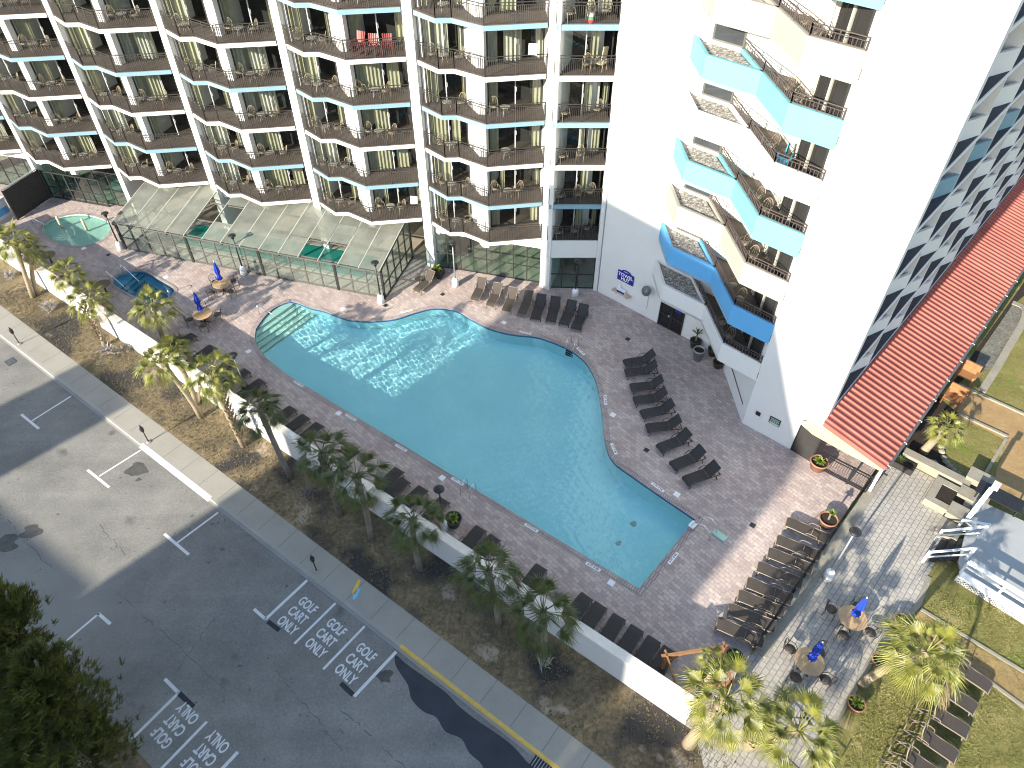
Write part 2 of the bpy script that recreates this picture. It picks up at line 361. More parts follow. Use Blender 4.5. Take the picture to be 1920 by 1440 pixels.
# ------------------------------------------------------------------ site: road, kerb, sidewalk, verge, deck, garden
ZR = -0.12
ka, kb = v2(g(0, 622)), v2(g(1052, 1440)); KD = (kb - ka).normalized(); KN = Vector((-KD.y, KD.x))   # along the street, into the site
def st(p): d = v2(p) - ka; return d.dot(KD), d.dot(KN)
def sp(s, n, z=0.0): q = ka + KD * s + KN * n; return Vector((q.x, q.y, z))
gut = st(g(680, 1168, ZR))[1]                          # outer edge of the gutter pan
wa, wb = v2(g(75, 535)), v2(g(1280, 1357)); WD = (wb - wa).normalized(); WN = Vector((-WD.y, WD.x))
sa, sb = v2(g(0, 572)), v2(g(1125, 1420)); SD = (sb - sa).normalized()
S0, S1, NB = -70.0, 95.0, 110.0
def along(p, d, s):
    "point on the line p + d*t whose street coordinate is s"
    t = (s - st(p)[0]) / d.dot(KD); return p + d * t
far = [sp(S0, 0), sp(S1, 0), sp(S1, NB), sp(S0, NB)]
gm = MB().sheet([[(-400, -400), (400, -400), (400, 400), (-400, 400)], [v2(p) for p in far]], -0.17)
struct('ground', gm, VERGE, 'dry sandy turf ground reaching out around the resort', 'ground')
rw = -st(g(220, 1368, ZR))[1]                          # far edge of the asphalt
road = MB().sheet([[v2(sp(S0, gut)), v2(sp(S1, gut)), v2(sp(S1, -rw)), v2(sp(S0, -rw))]], ZR)
struct('road', road, ASPH, 'worn grey asphalt road and parking lane beside the kerb', 'road')
far_turf = MB().sheet([[v2(sp(S0, -rw)), v2(sp(S1, -rw)), v2(sp(S1, -rw - 60)), v2(sp(S0, -rw - 60))]], ZR + 0.004)
struct('turf_bank', far_turf, VERGE, 'brown turf beyond the asphalt under the pine trees', 'ground')
gp = MB().sheet([[v2(sp(S0, -0.16)), v2(sp(S1, -0.16)), v2(sp(S1, gut)), v2(sp(S0, gut))]], ZR + 0.006)
struct('gutter', gp, CURB, 'pale concrete gutter strip between asphalt and kerb', 'gutter')
kerb = MB()
yel0 = st(g(754, 1207))[0]; wh0, wh1 = st(g(268, 830))[0], st(g(398, 931))[0]
def kerb_piece(a, b):
    m = MB(); P = [sp(a, -0.17, ZR - .05), sp(a, -0.15, 0.0), sp(a, -0.12, 0.012), sp(a, 0.0, 0.012), sp(a, 0.0, ZR - .05)]
    Q = [p + Vector((KD.x, KD.y, 0)) * (b - a) for p in P]
    m.add(P + Q, [(i, i + 5, i + 6, i + 1) for i in range(4)] + [(0, 1, 2, 3, 4), (9, 8, 7, 6, 5)]); return m
for (a, b, mm, nm, lb) in ((S0, wh0, CURB, 'kerb', 'plain concrete kerb on the upper left of the street'), (wh0, wh1, PAINT, 'kerb', 'white painted stretch of kerb beside the parking lane'),
                           (wh1, yel0, CURB, 'kerb', 'plain concrete kerb along the golf cart spaces'), (yel0, S1, YPAINT, 'kerb', 'yellow painted kerb beside the dark wet patch')):
    struct(nm, kerb_piece(a, b), mm, lb, 'kerb')
wg = MB().sheet([[v2(sp(wh0, -0.17)), v2(sp(wh1, -0.17)), v2(sp(wh1, gut - .02)), v2(sp(wh0, gut - .02))]], ZR + 0.011)
struct('road_marking', wg, PAINT, 'white painted gutter strip below the white kerb', 'marking')
sw = MB(); jl = []
e0, e1 = along(sa, SD, S0), along(sa, SD, S1)
sw.sheet([[v2(sp(S0, 0)), v2(sp(S1, 0)), e1, e0]], 0.010)
struct('sidewalk', sw, CONC, 'pale concrete sidewalk between kerb and dry turf', 'sidewalk')
jm = MB()
for i in range(-18, 48):
    s = i * 1.55 + 0.3; a = sp(s, 0.05); b = along(sa, SD, s)
    jm.quad((a.x, a.y, .0145), (a.x + KD.x * .022, a.y + KD.y * .022, .0145), (b.x + KD.x * .022, b.y + KD.y * .022, .0145), (b.x, b.y, .0145))
struct('sidewalk_joint_lines', jm, mat('joint_dirt', (0.15, 0.14, 0.12), 0.9, 0.2, 3), 'dark joints scored across the concrete sidewalk', 'sidewalk')
w0, w1 = along(wa, WD, S0), along(wa, WD, S1)
verge = MB().sheet([[e0, e1, w1, w0]], 0.004)
struct('grass_verge', verge, VERGE, 'strip of dry patchy turf between sidewalk and white wall', 'turf')

# swimming pool outline (water edge)
POOLPX = [(480, 617), (498, 592), (520, 575), (548, 566), (580, 577), (606, 583), (630, 592), (655, 600), (680, 602), (705, 602), (742, 598), (780, 586), (817, 578), (855, 583), (880, 597), (917, 616),
          (960, 627), (1010, 633), (1060, 652), (1090, 672), (1108, 695), (1120, 725), (1130, 785), (1135, 832), (1150, 866), (1185, 893), (1235, 928)]
pl = catmull([v2(g(*p)) for p in POOLPX], 4, closed=False)
pl += [v2(g(1303, 974)), v2(g(1198, 1104)), v2(g(560, 716))] + catmull([v2(g(*p)) for p in ((560, 716), (525, 693), (497, 668), (481, 645), (478, 630))], 4, closed=False)[1:]
POOL = pl
SPAPX = [(213, 532), (218, 519), (235, 512), (258, 508), (276, 511), (300, 526), (325, 541), (324, 551), (310, 561), (283, 567), (252, 555), (228, 543)]
SPA = catmull([v2(g(*p)) for p in SPAPX], 3)
KIDPX = [(79, 432), (84, 421), (93, 414), (120, 405), (155, 402), (190, 410), (208, 422), (200, 442), (180, 455), (150, 462), (117, 457), (92, 446)]
KID = catmull([v2(g(*p)) for p in KIDPX], 3)
F0, F1 = v2(g(1410, 1222)), v2(g(1642, 884)); FD = (F1 - F0).normalized()      # dark fence between deck and garden
fw = wa + WD * ((F0 - wa).dot(Vector((-FD.y, FD.x))) / WD.dot(Vector((-FD.y, FD.x))))
ffar = F1 + FD * 75
deck = MB().sheet([[w0, fw, ffar, v2(sp(S0, NB))], offset(POOL, .27), offset(SPA, .2), offset(KID, .2)], 0.008)
struct('pool_deck', deck, DECK, 'mauve brick paved deck around the swimming pool', 'deck')
gard = MB().sheet([[fw, w1, v2(sp(S1, NB)), v2(sp(st(ffar)[0], NB)), ffar]], 0.004)
struct('lawn', gard, LAWN, 'sunlit winter lawn to the right of the paved walkway', 'lawn')
def ring(inner, d0, d1, z0, z1):
    m = MB(); a = offset(inner, d0) if d0 else [v2(p) for p in inner]; b = offset(inner, d1); n = len(a)
    vs = [(p.x, p.y, z0) for p in a] + [(p.x, p.y, z1) for p in a] + [(p.x, p.y, z1) for p in b] + [(p.x, p.y, z0) for p in b]
    fs = []
    for i in range(n):
        j = (i + 1) % n
        fs += [(i, j, n + j, n + i), (n + i, n + j, 2 * n + j, 2 * n + i), (2 * n + i, 2 * n + j, 3 * n + j, 3 * n + i)]
    return m.add(vs, fs)
def strip_wall(poly, z0, z1):
    m = MB(); n = len(poly)
    return m.add([(p[0], p[1], z0) for p in poly] + [(p[0], p[1], z1) for p in poly], [(i, (i + 1) % n, n + (i + 1) % n, n + i) for i in range(n)])
def water_mat(name, tint, refl=0.03, bump=0.12, scale=3.0):
    m = bpy.data.materials.new(name); m.use_nodes = True; t = m.node_tree; N = t.nodes; L = t.links
    N.remove(N['Principled BSDF'])
    rf = N.new('ShaderNodeBsdfGlass'); rf.inputs['IOR'].default_value = 1.33; rf.inputs['Color'].default_value = (*tint, 1); rf.inputs['Roughness'].default_value = 0.0
    L.new(rf.outputs[0], N['Material Output'].inputs[0])
    MATS[name] = m
    return m
def waves(x, y):
    h = 0
    for (a, kx, ky, ph) in WAVES: h += a * math.sin(kx * x + ky * y + ph)
    return h
WAVES = []
for i in range(14):
    lam = random.uniform(0.24, 0.56); k = 2 * math.pi / lam; th = random.uniform(0, 2 * math.pi)
    WAVES.append((0.0034 * lam * random.uniform(.5, 1.1), k * math.cos(th), k * math.sin(th), random.uniform(0, 6.3)))
def water_sheet(poly, z, step=0.046):
    "rippled water surface: grid clipped to the outline"
    bm = bmesh.new(); p2 = offset(poly, 0.0)
    vs = [bm.verts.new((p.x, p.y, 0)) for p in p2]; f = bm.faces.new(vs)
    if f.normal.z < 0: f.normal_flip()
    xs = [p.x for p in p2]; ys = [p.y for p in p2]
    x = min(xs)
    while x < max(xs):
        bmesh.ops.bisect_plane(bm, geom=bm.verts[:] + bm.edges[:] + bm.faces[:], plane_co=(x, 0, 0), plane_no=(1, 0, 0)); x += step
    y = min(ys)
    while y < max(ys):
        bmesh.ops.bisect_plane(bm, geom=bm.verts[:] + bm.edges[:] + bm.faces[:], plane_co=(0, y, 0), plane_no=(0, 1, 0)); y += step
    for v in bm.verts: v.co.z = z + waves(v.co.x, v.co.y)
    bmesh.ops.triangulate(bm, faces=bm.faces[:])
    me = bpy.data.meshes.new('pool_water'); bm.to_mesh(me); bm.free()
    if sum(p.normal.z for p in me.polygons) < 0: me.flip_normals()
    me.polygons.foreach_set('use_smooth', [True] * len(me.polygons))
    return me
ZW = -0.07
SHAL, DEEP = v2(g(500, 600)), v2(g(1250, 1040)); PD = (DEEP - SHAL)
def pool_floor(x, y):
    t = max(0, min(1, (Vector((x, y)) - SHAL).dot(PD) / PD.length_squared)); return -0.95 - 0.75 * t
pool = thing('swimming_pool', 'large curving swimming pool with turquoise plaster floor and brick coping', 'pool')
fl = MB().sheet([POOL], pool_floor)
pw = MB(); n = len(POOL)
pw.add([(p[0], p[1], pool_floor(p[0], p[1])) for p in POOL] + [(p[0], p[1], -0.16) for p in POOL], [(i, (i + 1) % n, n + (i + 1) % n, n + i) for i in range(n)])
fo = fl.build('pool_floor', PLASTER, pool); wo = pw.build('side_wall', PLASTER, pool)
strip_wall(POOL, -0.16, 0.0).build('tile_band', TILE, pool)
ring(POOL, 0, .32, -0.02, .02).build('coping', COPE, pool)
drain = MB()
for q in ((1185, 992), (1158, 1028)):
    c = g(q[0], q[1], -1.6); drain.lathe([(.0, .02), (.16, .02), (.16, .0)], 14, (c.x, c.y, pool_floor(c.x, c.y)), cap=False)
drain.build('floor_drain', GREYM, pool)
pwat = tag(link('pool_water', water_sheet(POOL, ZW)), 'clear rippled turquoise water filling the large pool', 'water', None, 'structure')
pwat.data.materials.append(water_mat('pool_water', (0.73, 0.97, 1.0)))
# entry steps: straight treads across the left end
sa_, sb_ = v2(g(552, 567)), v2(g(480, 617)); tdir = (sb_ - sa_).normalized(); tn = Vector((-tdir.y, tdir.x))
if tn.dot(SHAL * 0 + v2(g(700, 680)) - sa_) < 0: tn = -tn
from mathutils.geometry import intersect_point_tri_2d
def clip_half(poly, p, nrm):
    "keep the part of a polygon behind the line through p with normal nrm"
    out = []
    for i in range(len(poly)):
        a, b = v2(poly[i]), v2(poly[(i + 1) % len(poly)]); da, db = (a - p).dot(nrm), (b - p).dot(nrm)
        if da <= 0: out.append(a)
        if da * db < 0: out.append(a + (b - a) * (da / (da - db)))
    return out
nosing = MB()
for i, (dd, z) in enumerate(((0.05, -.10), (0.45, -.28), (0.85, -.46), (1.25, -.64), (1.62, -.82))):
    edge = sa_ + tn * dd
    poly = clip_half(POOL, edge, tn)
    o = MB().prism([p for p in offset(poly, -0.004)], pool_floor(SHAL.x, SHAL.y) - .05, z, bottom=False).build('entry_step', STEPM, pool)
    pts = sorted([p for p in poly if abs((p - edge).dot(tn)) < 1e-4], key=lambda p: (p - edge).dot(tdir))
    if len(pts) >= 2:
        a, b = pts[0], pts[-1]
        nosing.quad((a.x, a.y, z + .006), (b.x, b.y, z + .006), (b.x - tn.x * .06, b.y - tn.y * .06, z + .006), (a.x - tn.x * .06, a.y - tn.y * .06, z + .006))
nosing.build('step_nosing', STEPN, pool)
for o in (wo, fo): o.cycles.is_caustics_receiver = True
for o in children(pool): o.cycles.is_caustics_receiver = True
pwat.cycles.is_caustics_caster = True
sun.cycles.is_caustics_light = True
# wading pool and spa
kid = thing('wading_pool', 'small oval wading pool with pale green water at the far left', 'pool')
m = MB().sheet([KID], -0.42); m.build('pool_floor', KIDPL, kid); strip_wall(KID, -.42, -.0).build('side_wall', KIDPL, kid)
ring(KID, 0, .26, -.02, .02).build('coping', COPE, kid)
kw = tag(link('wading_pool_water', water_sheet(KID, -.08, .2)), 'pale green water in the small oval wading pool', 'water', None, 'structure'); kw.data.materials.append(water_mat('wading_water', (0.80, 0.95, 0.90)))
for o in children(kid): o.cycles.is_caustics_receiver = True
kw.cycles.is_caustics_caster = True
for (b, t, lb) in (((118, 430), (104, 407), 'left cream spray post standing in the wading pool'), ((165, 435), (151, 409), 'right cream spray post standing in the wading pool')):
    p = g(*b, -.3); h = 1.15
    m = MB(); m.lathe([(.10, 0), (.10, h - .04), (.085, h)], 14); o = m.build('spray_post', mat('cream_plastic', (0.62, 0.58, 0.40), 0.5, 0.1, 3), None, True); o.location = p
    tag(o, lb, 'spray post', 'spray posts in the wading pool')
spa = thing('hot_tub', 'sunken blue hot tub with stepped seats left of the parasol tables', 'hot tub')
MB().sheet([SPA], -.95).build('tub_floor', SPAPL, spa); strip_wall(SPA, -.95, 0).build('side_wall', SPAPL, spa)
ring(SPA, 0, .22, -.02, .03).build('coping', COPE, spa)
c = sum((p for p in SPA), Vector((0, 0))) / len(SPA)
sd_ = (v2(g(320, 547)) - v2(g(222, 525))).normalized()
for i, (k, z) in enumerate(((-1.35, -.18), (-1.0, -.38), (-.65, -.58))):
    poly = clip_half(SPA, c + sd_ * k, sd_)
    MB().prism(offset(poly, -.004), -.97, z, bottom=False).build('entry_step', SPAPL, spa)
    e = [p for p in poly if abs((p - c - sd_ * k).dot(sd_)) < 1e-4]
    if len(e) >= 2: MB().bar((*e[0], z + .01), (*e[-1], z + .01), .05, .02).build('step_nosing', STEPN, spa)
ring(offset(SPA, -.5), 0, .495, -.97, -.5).build('bench', SPAPL, spa)
swt = tag(link('hot_tub_water', water_sheet(SPA, -.09, .25)), 'dark blue water in the sunken hot tub', 'water', None, 'structure'); swt.data.materials.append(water_mat('spa_water', (0.55, 0.85, 0.95)))
for o in children(spa): o.cycles.is_caustics_receiver = True
swt.cycles.is_caustics_caster = True

# ------------------------------------------------------------------ road markings
def rline(m, p, q, wd, z=ZR + .005):
    a, b = v2(p), v2(q); d = (b - a).normalized(); nn = Vector((-d.y, d.x)) * wd / 2
    m.quad((*(a - nn), z), (*(b - nn), z), (*(b + nn), z), (*(a + nn), z))
def mk(px, wd, z=ZR + .005):
    m = MB()
    for i in range(len(px) - 1): rline(m, g(*px[i], ZR), g(*px[i + 1], ZR), wd if not isinstance(wd, list) else wd[i], z + .004 * i)
    return m
for px, wd, lb in (([(60, 789), (133, 743)], .1, 'thin white bay line in the upper shadow band'), ([(40, 777), (73, 804)], .14, 'short white bay end bar in the upper shadow band'),
                   ([(186, 893), (264, 844)], .1, 'thin white bay line below the oil stain'), ([(164, 881), (205, 914)], .14, 'short white bay end bar below the oil stain'),
                   ([(332, 1018), (409, 961)], .1, 'thin white bay line at the edge of the sunlit asphalt'), ([(308, 1001), (354, 1040)], .14, 'short white bay end bar at the edge of sunlit asphalt'),
                   ([(498, 1161), (476, 1142)], .14, 'short white bar at the upper golf cart space'),
                   ([(497, 1162), (576, 1088)], .14, 'long white line left of the first golf cart space'), ([(552, 1207), (629, 1131)], .11, 'white line between first and second golf cart spaces'),
                   ([(606, 1255), (684, 1174)], .11, 'white line between second and third golf cart spaces'), ([(664, 1306), (743, 1222)], .14, 'white line right of the third golf cart space'),
                   ([(207, 1170), (184, 1150)], .14, 'short white bar ending the bay line by the pines'), ([(186, 1150), (100, 1222)], .11, 'white bay line running under the pine branches'),
                   ([(309, 1273), (335, 1299)], .14, 'short white bar at the lower golf cart space'), ([(336, 1298), (247, 1386)], .13, 'white line left of the lower golf cart space'),
                   ([(388, 1353), (298, 1446)], .12, 'white line right of the lower golf cart space'), ([(446, 1410), (390, 1470)], .14, 'white line at the bottom edge of the lot')):
    struct('road_marking', mk(px, wd), PAINT, lb, 'marking')
for px, lb in (([(502, 1165), (524, 1182)], 'black painted-out bar by the first golf cart space'), ([(639, 1281), (662, 1303)], 'black painted-out bar by the third golf cart space'),
               ([(336, 1300), (363, 1326)], 'black painted-out bar by the lower golf cart space')):
    struct('road_marking', mk(px, .2), mat('black_road_paint', (0.03, 0.03, 0.035), 0.8, 0.2, 4), lb, 'marking')
GT = text_mesh('GOLF\nCART\nONLY', 0.60, 0.66)
GT.materials.append(PAINT)
for (c, a, b, lb) in (((558, 1154), (498, 1161), (552, 1207), 'white GOLF CART ONLY lettering in the first space'), ((611, 1196), (552, 1207), (606, 1255), 'white GOLF CART ONLY lettering in the second space'), ((667, 1244), (606, 1255), (664, 1306), 'white GOLF CART ONLY lettering in the third space'),
                      ((329, 1359), (388, 1353), (336, 1298), 'white upside-down GOLF CART ONLY lettering in the lower space'), ((386, 1414), (446, 1410), (388, 1353), 'white upside-down GOLF CART ONLY lettering at the bottom edge')):
    p = g(*c, ZR); o = link('road_lettering', GT); o.location = (p.x, p.y, ZR + .0075); o.rotation_euler = (0, 0, ang(g(*a, ZR), g(*b, ZR)))
    tag(o, lb, 'lettering', None, 'structure')
# wet patch, oil stain
wp = [(742, 1228), (762, 1245), (800, 1272), (838, 1300), (858, 1322), (880, 1340), (905, 1358), (935, 1378), (965, 1402), (1000, 1440), (1060, 1480), (915, 1480), (905, 1436), (880, 1412), (865, 1385), (835, 1372), (818, 1345), (795, 1335), (772, 1312), (765, 1285), (750, 1262), (741, 1245)]
struct('wet_road_patch', MB().sheet([catmull([v2(g(*p, ZR)) for p in wp], 3)], ZR + .0035), mat('wet_asphalt', (0.035, 0.037, 0.042), 0.35, 0.25, 1.2, 0.1, 40), 'dark wet patch of asphalt beside the yellow kerb', 'wet patch')
OIL = mat('oil_stain', (0.085, 0.08, 0.07), 0.7, 0.3, 3)
for (c, r, lb) in (((256, 880), .45, 'round brown oil stain in a parking bay'), ((260, 899), .12, 'tiny dark oil spot in a parking bay'), ((722, 1268), .28, 'dark oil spot right of the golf cart spaces'), ((57, 997), .4, 'dark tar blotch on the sunlit lot'), ((10, 1018), .5, 'black tar blotch at the left edge of the lot')):
    p = g(*c, ZR); pts = [(p.x + r * (1 + .35 * math.sin(3 * a + r * 20) + random.uniform(-.12, .12)) * math.cos(a) * 1.25, p.y + r * (1 + random.uniform(-.15, .15)) * math.sin(a)) for a in [i * math.pi / 9 for i in range(18)]]
    struct('road_stain', MB().sheet([catmull(pts, 2)], ZR + .0032), OIL, lb, 'stain')
CRK = mat('tar_crack', (0.10, 0.097, 0.092), 0.8, 0.2, 5); rc = random.Random(21)
for (a, b, lb) in (((15, 975), (95, 1065), 'dashed tar crack across the sunlit lot'), ((185, 985), (235, 1040), 'thin crack in the sunlit asphalt'), ((640, 1330), (760, 1440), 'long crack running through the shaded asphalt'), ((430, 1120), (330, 1260), 'faint crack in the middle of the lot'), ((520, 1260), (650, 1420), 'wandering crack below the golf spaces'), ((220, 1110), (420, 1290), 'long crack along the driving lane')):
    A, B = v2(g(*a, ZR)), v2(g(*b, ZR)); n = 22; P = [A.lerp(B, i / n) + Vector((rc.uniform(-.07, .07), rc.uniform(-.07, .07))) for i in range(n + 1)]; m = MB()
    for i in range(n):
        if rc.random() < .8: rline(m, P[i], P[i + 1], rc.uniform(.012, .035), ZR + .0042 + .0002 * (i % 2))
    struct('road_crack', m, CRK, lb, 'crack')
# drains and grates
def grate(c, sx, sy, rz, z, lb, name='drain_grate', cat='drain'):
    m = MB(); m.mi = 0; m.box((0, 0, 0), (sx, sy, .012)); m.mi = 1
    for i in range(7): m.box(((i - 3) * sx / 7.5, 0, .009), (sx / 22, sy * .9, .012))
    o = m.build(name, [BLACK, GREYM if z < 0 else FRAME]); o.location = (c.x, c.y, z); o.rotation_euler = (0, 0, rz)
    return tag(o, lb, cat)
ka_ = ang((0, 0), KD)
grate(g(20, 678, ZR), .62, .5, ka_, ZR + .008, 'square iron storm grate in the asphalt at upper left')
grate(g(1018, 1436, ZR), .9, .6, ka_, ZR + .02, 'iron storm inlet grate beside the yellow kerb')
for c, lb in (((1177, 636), 'square dark deck drain below the tower door'), ((1212, 844), 'square dark deck drain among the black loungers'), ((1411, 985), 'square dark deck drain at the sunlit deck edge'),
              ((203, 478), 'square dark deck drain right of the wading pool'), ((830, 552), 'square dark deck drain near the storefront lamp'), ((723, 573), 'square dark deck drain at the pavilion corner lamp'), ((1214, 843 - 300), None)):
    if lb: grate(g(*c), .27, .27, R(50), .013, lb)
for c, lb in (((635, 775), 'white deck tile beside the street side of the pool, upper'), ((829, 896), 'white deck tile near the pool ladder on the street side'), ((1146, 1093), 'white deck tile by the bottom corner of the pool'), ((1149, 778), 'white deck tile by the third black lounger'),
              ((1269, 927), 'white deck tile by the right end of the pool'), ((311, 520), 'white deck tile right of the hot tub'), ((157, 466), 'white deck tile below the wading pool'), ((643, 579), 'white deck tile left of the pavilion corner lamp'), ((945, 660 - 55), 'white deck tile in front of the lit loungers'), ((466, 659), 'white deck tile left of the pool steps')):
    p = g(*c); m = MB().box((0, 0, 0), (.30, .30, .012)); o = m.build('deck_tile', SIGNW); o.location = (p.x, p.y, .015); o.rotation_euler = (0, 0, R(-38)); tag(o, lb, 'tile', 'white depth and warning tiles on the deck')
DT = {}
def depth_mark(c, d, txt, lb):
    if txt not in DT:
        t = text_mesh(txt, .15, 1.0); t.materials.append(BLACK); DT[txt] = t
    p = g(*c); r = thing('depth_marker', lb, 'depth marker', (p.x, p.y, .022), d, 'depth markers round the pool')
    MB().box((0, 0, 0), (.78, .17, .008)).build('tile', SIGNW, r); o = link('lettering', DT[txt], r, (0, 0, .0065))
for c, e, txt, lb in (((560, 720), (600, 745), '3 FT 6 IN', 'depth marker at the shallow end of the straight edge'), ((658, 783), (700, 808), '4 FT 0 IN', 'depth marker beside the upper white tile'), ((752, 840), (800, 868), '4 FT 0 IN', 'depth marker halfway along the straight edge'),
                      ((858, 903), (900, 928), '4 FT 6 IN', 'depth marker left of the street side ladder'), ((996, 990), (1040, 1015), '5 FT 0 IN', 'depth marker on the lower straight edge'), ((1112, 1063), (1160, 1090), '5 FT 0 IN', 'depth marker near the bottom corner'),
                      ((1262, 1047), (1290, 1012), '5 FT 0 IN', 'depth marker on the short right end'), ((1233, 914), (1270, 940), '5 FT 0 IN', 'depth marker on the lower right curve'), ((1151, 842), (1170, 885), '5 FT 0 IN', 'depth marker by the inward bend'),
                      ((1135, 750), (1138, 780), '5 FT 0 IN', 'depth marker by the second black lounger'), ((1089, 659), (1110, 680), '4 FT 6 IN', 'depth marker right of the upper ladder'), ((985, 624), (1010, 630), '4 FT 0 IN', 'depth marker left of the upper ladder'), ((762, 584), (790, 577), '3 FT 6 IN', 'depth marker below the pavilion corner lamp')):
    depth_mark(c, ang(g(*c), g(*e)), txt, lb)

# ------------------------------------------------------------------ off-frame blocks across the street (they throw the long shadows)
SA = Vector((math.cos(SUN_AZ), math.sin(SUN_AZ))); SN = Vector((SA.y, -SA.x)); TE = math.tan(SUN_EL); T0 = -44.0
def silhouette(name, lb, prof, depth=9.0):
    "prof: (s, t) ground points where the roof edge's shadow falls; s across the sun, t along it"
    A0 = Vector((math.cos(R(47.5)), math.sin(R(47.5)))); N0 = Vector((A0.y, -A0.x)); Q = [(N0 * q[0] + A0 * q[1], q[2] if len(q) > 2 else 0) for q in prof]
    m = MB(); P = [(w_.dot(SN), (w_.dot(SA) - T0) * TE + z) for w_, z in Q]; P = [(P[0][0], ZR)] + P + [(P[-1][0], ZR)]
    a = [SN * s + SA * T0 for s, z in P]; b = [q - SA * depth for q in a]; n = len(P)
    vs = [(a[i].x, a[i].y, P[i][1]) for i in range(n)] + [(b[i].x, b[i].y, P[i][1]) for i in range(n)]
    fs = [(i, (i + 1) % n, n + (i + 1) % n, n + i) for i in range(n)]
    tr = tessellate_polygon([[Vector((p[0], p[1], 0)) for p in P]])
    fs += [tuple(t) for t in tr] + [tuple(n + i for i in reversed(t)) for t in tr]
    m.add(vs, fs)
    r = thing(name, lb, 'building'); m.build('wall', CREAM, r)
silhouette('apartment_tower', 'tall cream tower across the street behind the viewpoint', [(-24.9, 32.5, 7.3), (-8.7, 29.0, 7.6), (-6.4, 26, 3.6), (-4.75, 24.6, .9), (-4.75, 11.9)])
silhouette('stair_tower', 'narrow cream stair tower left of the tall tower across the street', [(-40.8, 6.3), (-35.3, 6.3)])
silhouette('low_annex', 'long low cream annex between the towers across the street', [(-70, -5.5), (-40.9, -2.6), (-35.2, -2.4), (-25.7, -.9), (-25.7, -1.5), (-25.0, -1.3)], 8.6)
silhouette('low_wing', 'low cream wing right of the tall tower across the street', [(-4.7, 11.6), (-2.2, 12.0), (-1.6, 11.4), (2.5, 11.4), (3.2, 4), (40, 4)], 8.4)

# ------------------------------------------------------------------ hotel wing with sawtooth balconies
HD = Vector((math.cos(R(-17)), math.sin(R(-17)))); HO = Vector((math.sin(R(-17)), -math.cos(R(-17)))); C3 = Vector((-13.92, 44.22)); PITCH = 8.27
def hp(k, u, v): return C3 + HD * ((k - 3) * PITCH + u) + HO * v
Z1, STO, NF = 3.66, 2.62, 8
hotel = thing('hotel_building', 'white hotel wing with stacked sawtooth balconies and blue and white slab edges', 'building')
BAYS = range(-2, 5)
def hloc(k, z): p = hp(k, 0, 0); return (p.x, p.y, z)
HR = R(-17)
# local bay axes: x along facade, y = outward (mirrored into -y)
def L(u, v): return (u, -v)
A_, B_, C_, D_, E_ = L(.84, .34), L(2.43, 1.22), L(3.24, .93), L(5.23, 1.56), L(8.26, .12)
core = MB().prism([hp(-2.2, 0, -2.25), hp(4, 8.2, -2.25), (5.9, 42.0), (9, 52), hp(-2.2, 0, -14)], 2.75, Z1 + STO * NF)
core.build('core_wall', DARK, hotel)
MB().prism([hp(-2.3, 0, .5), hp(4, 8.2, -.1), (5.8, 38.9), (12, 52), hp(-2.3, 0, -15)], Z1 + STO * NF, Z1 + STO * NF + 1.0).build('roof', WHITE, hotel)
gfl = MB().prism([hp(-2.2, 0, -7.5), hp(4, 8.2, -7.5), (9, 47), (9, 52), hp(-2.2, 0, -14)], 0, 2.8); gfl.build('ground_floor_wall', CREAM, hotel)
colm = MB(); colm.prism([L(-.02, -.05), L(.03, .03), L(.72, .28), L(.76, -.12), L(.82, -2.3), L(-.02, -2.3)], 0, Z1 + STO * NF)
colme = colm.mesh('column', WHITE)
pierm = MB(); pierm.prism([L(3.22, -.82), L(4.39, .45), L(4.81, .40), L(4.81, -.10), L(4.7, -2.3), L(3.22, -2.3)], 2.7, Z1 + STO * NF)
pierm.prism([L(.82, -.12), L(1.12, -.12), L(1.12, -.02 - .25), L(1.2, -2.3), L(.82, -2.3)], 2.7, Z1 + STO * NF)
pierm.prism([L(7.62, -1.75), L(8.27, -.1), L(8.3, -2.3), L(7.62, -2.3)], 2.7, Z1 + STO * NF)
pierme = pierm.mesh('pier', WHITE)
for k in BAYS:
    link('column', colme, hotel, hloc(k, 0), HR); link('pier', pierme, hotel, hloc(k, 0), HR)
link('column', colme, hotel, hloc(5, 0), HR)
link('column', MB().prism([(0, 0), (.35, 0), (.35, .8), (0, .8)], 0, Z1 + STO * NF).mesh('column', WHITE), hotel, (5.52, 38.86, 0), R(-4))
prof = [A_, B_, C_, D_, E_]
def fascia_mesh(prof, m_):
    m = MB(); n = len(prof)
    back = [(p[0], p[1] + .12) for p in prof]
    m.prism(prof + list(reversed(back)), 0.02, .265)
    return m.mesh('slab_edge', m_)
fas = {0: fascia_mesh(prof, WHITE), 1: fascia_mesh(prof, BLUEF)}
flo = MB().prism([(p[0], p[1] + .04) for p in prof] + [L(8.26, -2.25), L(.83, -2.25)], .02, .285).mesh('balcony_floor', FLOORB)
def railing_mesh(path, h=1.02, nm='railing', m_=RAIL, step=.105, r=.0115, inset=.06, low=.08):
    m = MB(); path = [Vector((p[0], p[1] + inset)) for p in path]
    for i in range(len(path) - 1):
        a, b = path[i], path[i + 1]; l = (b - a).length
        A, B = Vector((*a, 0)), Vector((*b, 0)); up = Vector((0, 0, 1))
        m.bar(A + up * h, B + up * h, .05, .035); m.bar(A + up * (h - .14), B + up * (h - .14), .03, .025); m.bar(A + up * low, B + up * low, .03, .025)
        n = max(1, int(l / step)); nq = max(1, round(l / 1.35))
        for j in range(n):
            q = A.lerp(B, (j + .5) / n); m.bar(q + up * low, q + up * (h - .13), 2 * r, 2 * r)
        for j in range(nq + 1):
            q = A.lerp(B, j / nq); m.bar(q, q + up * (h + .02), .045, .045)
    return m.mesh(nm, m_)
rail = railing_mesh(prof)
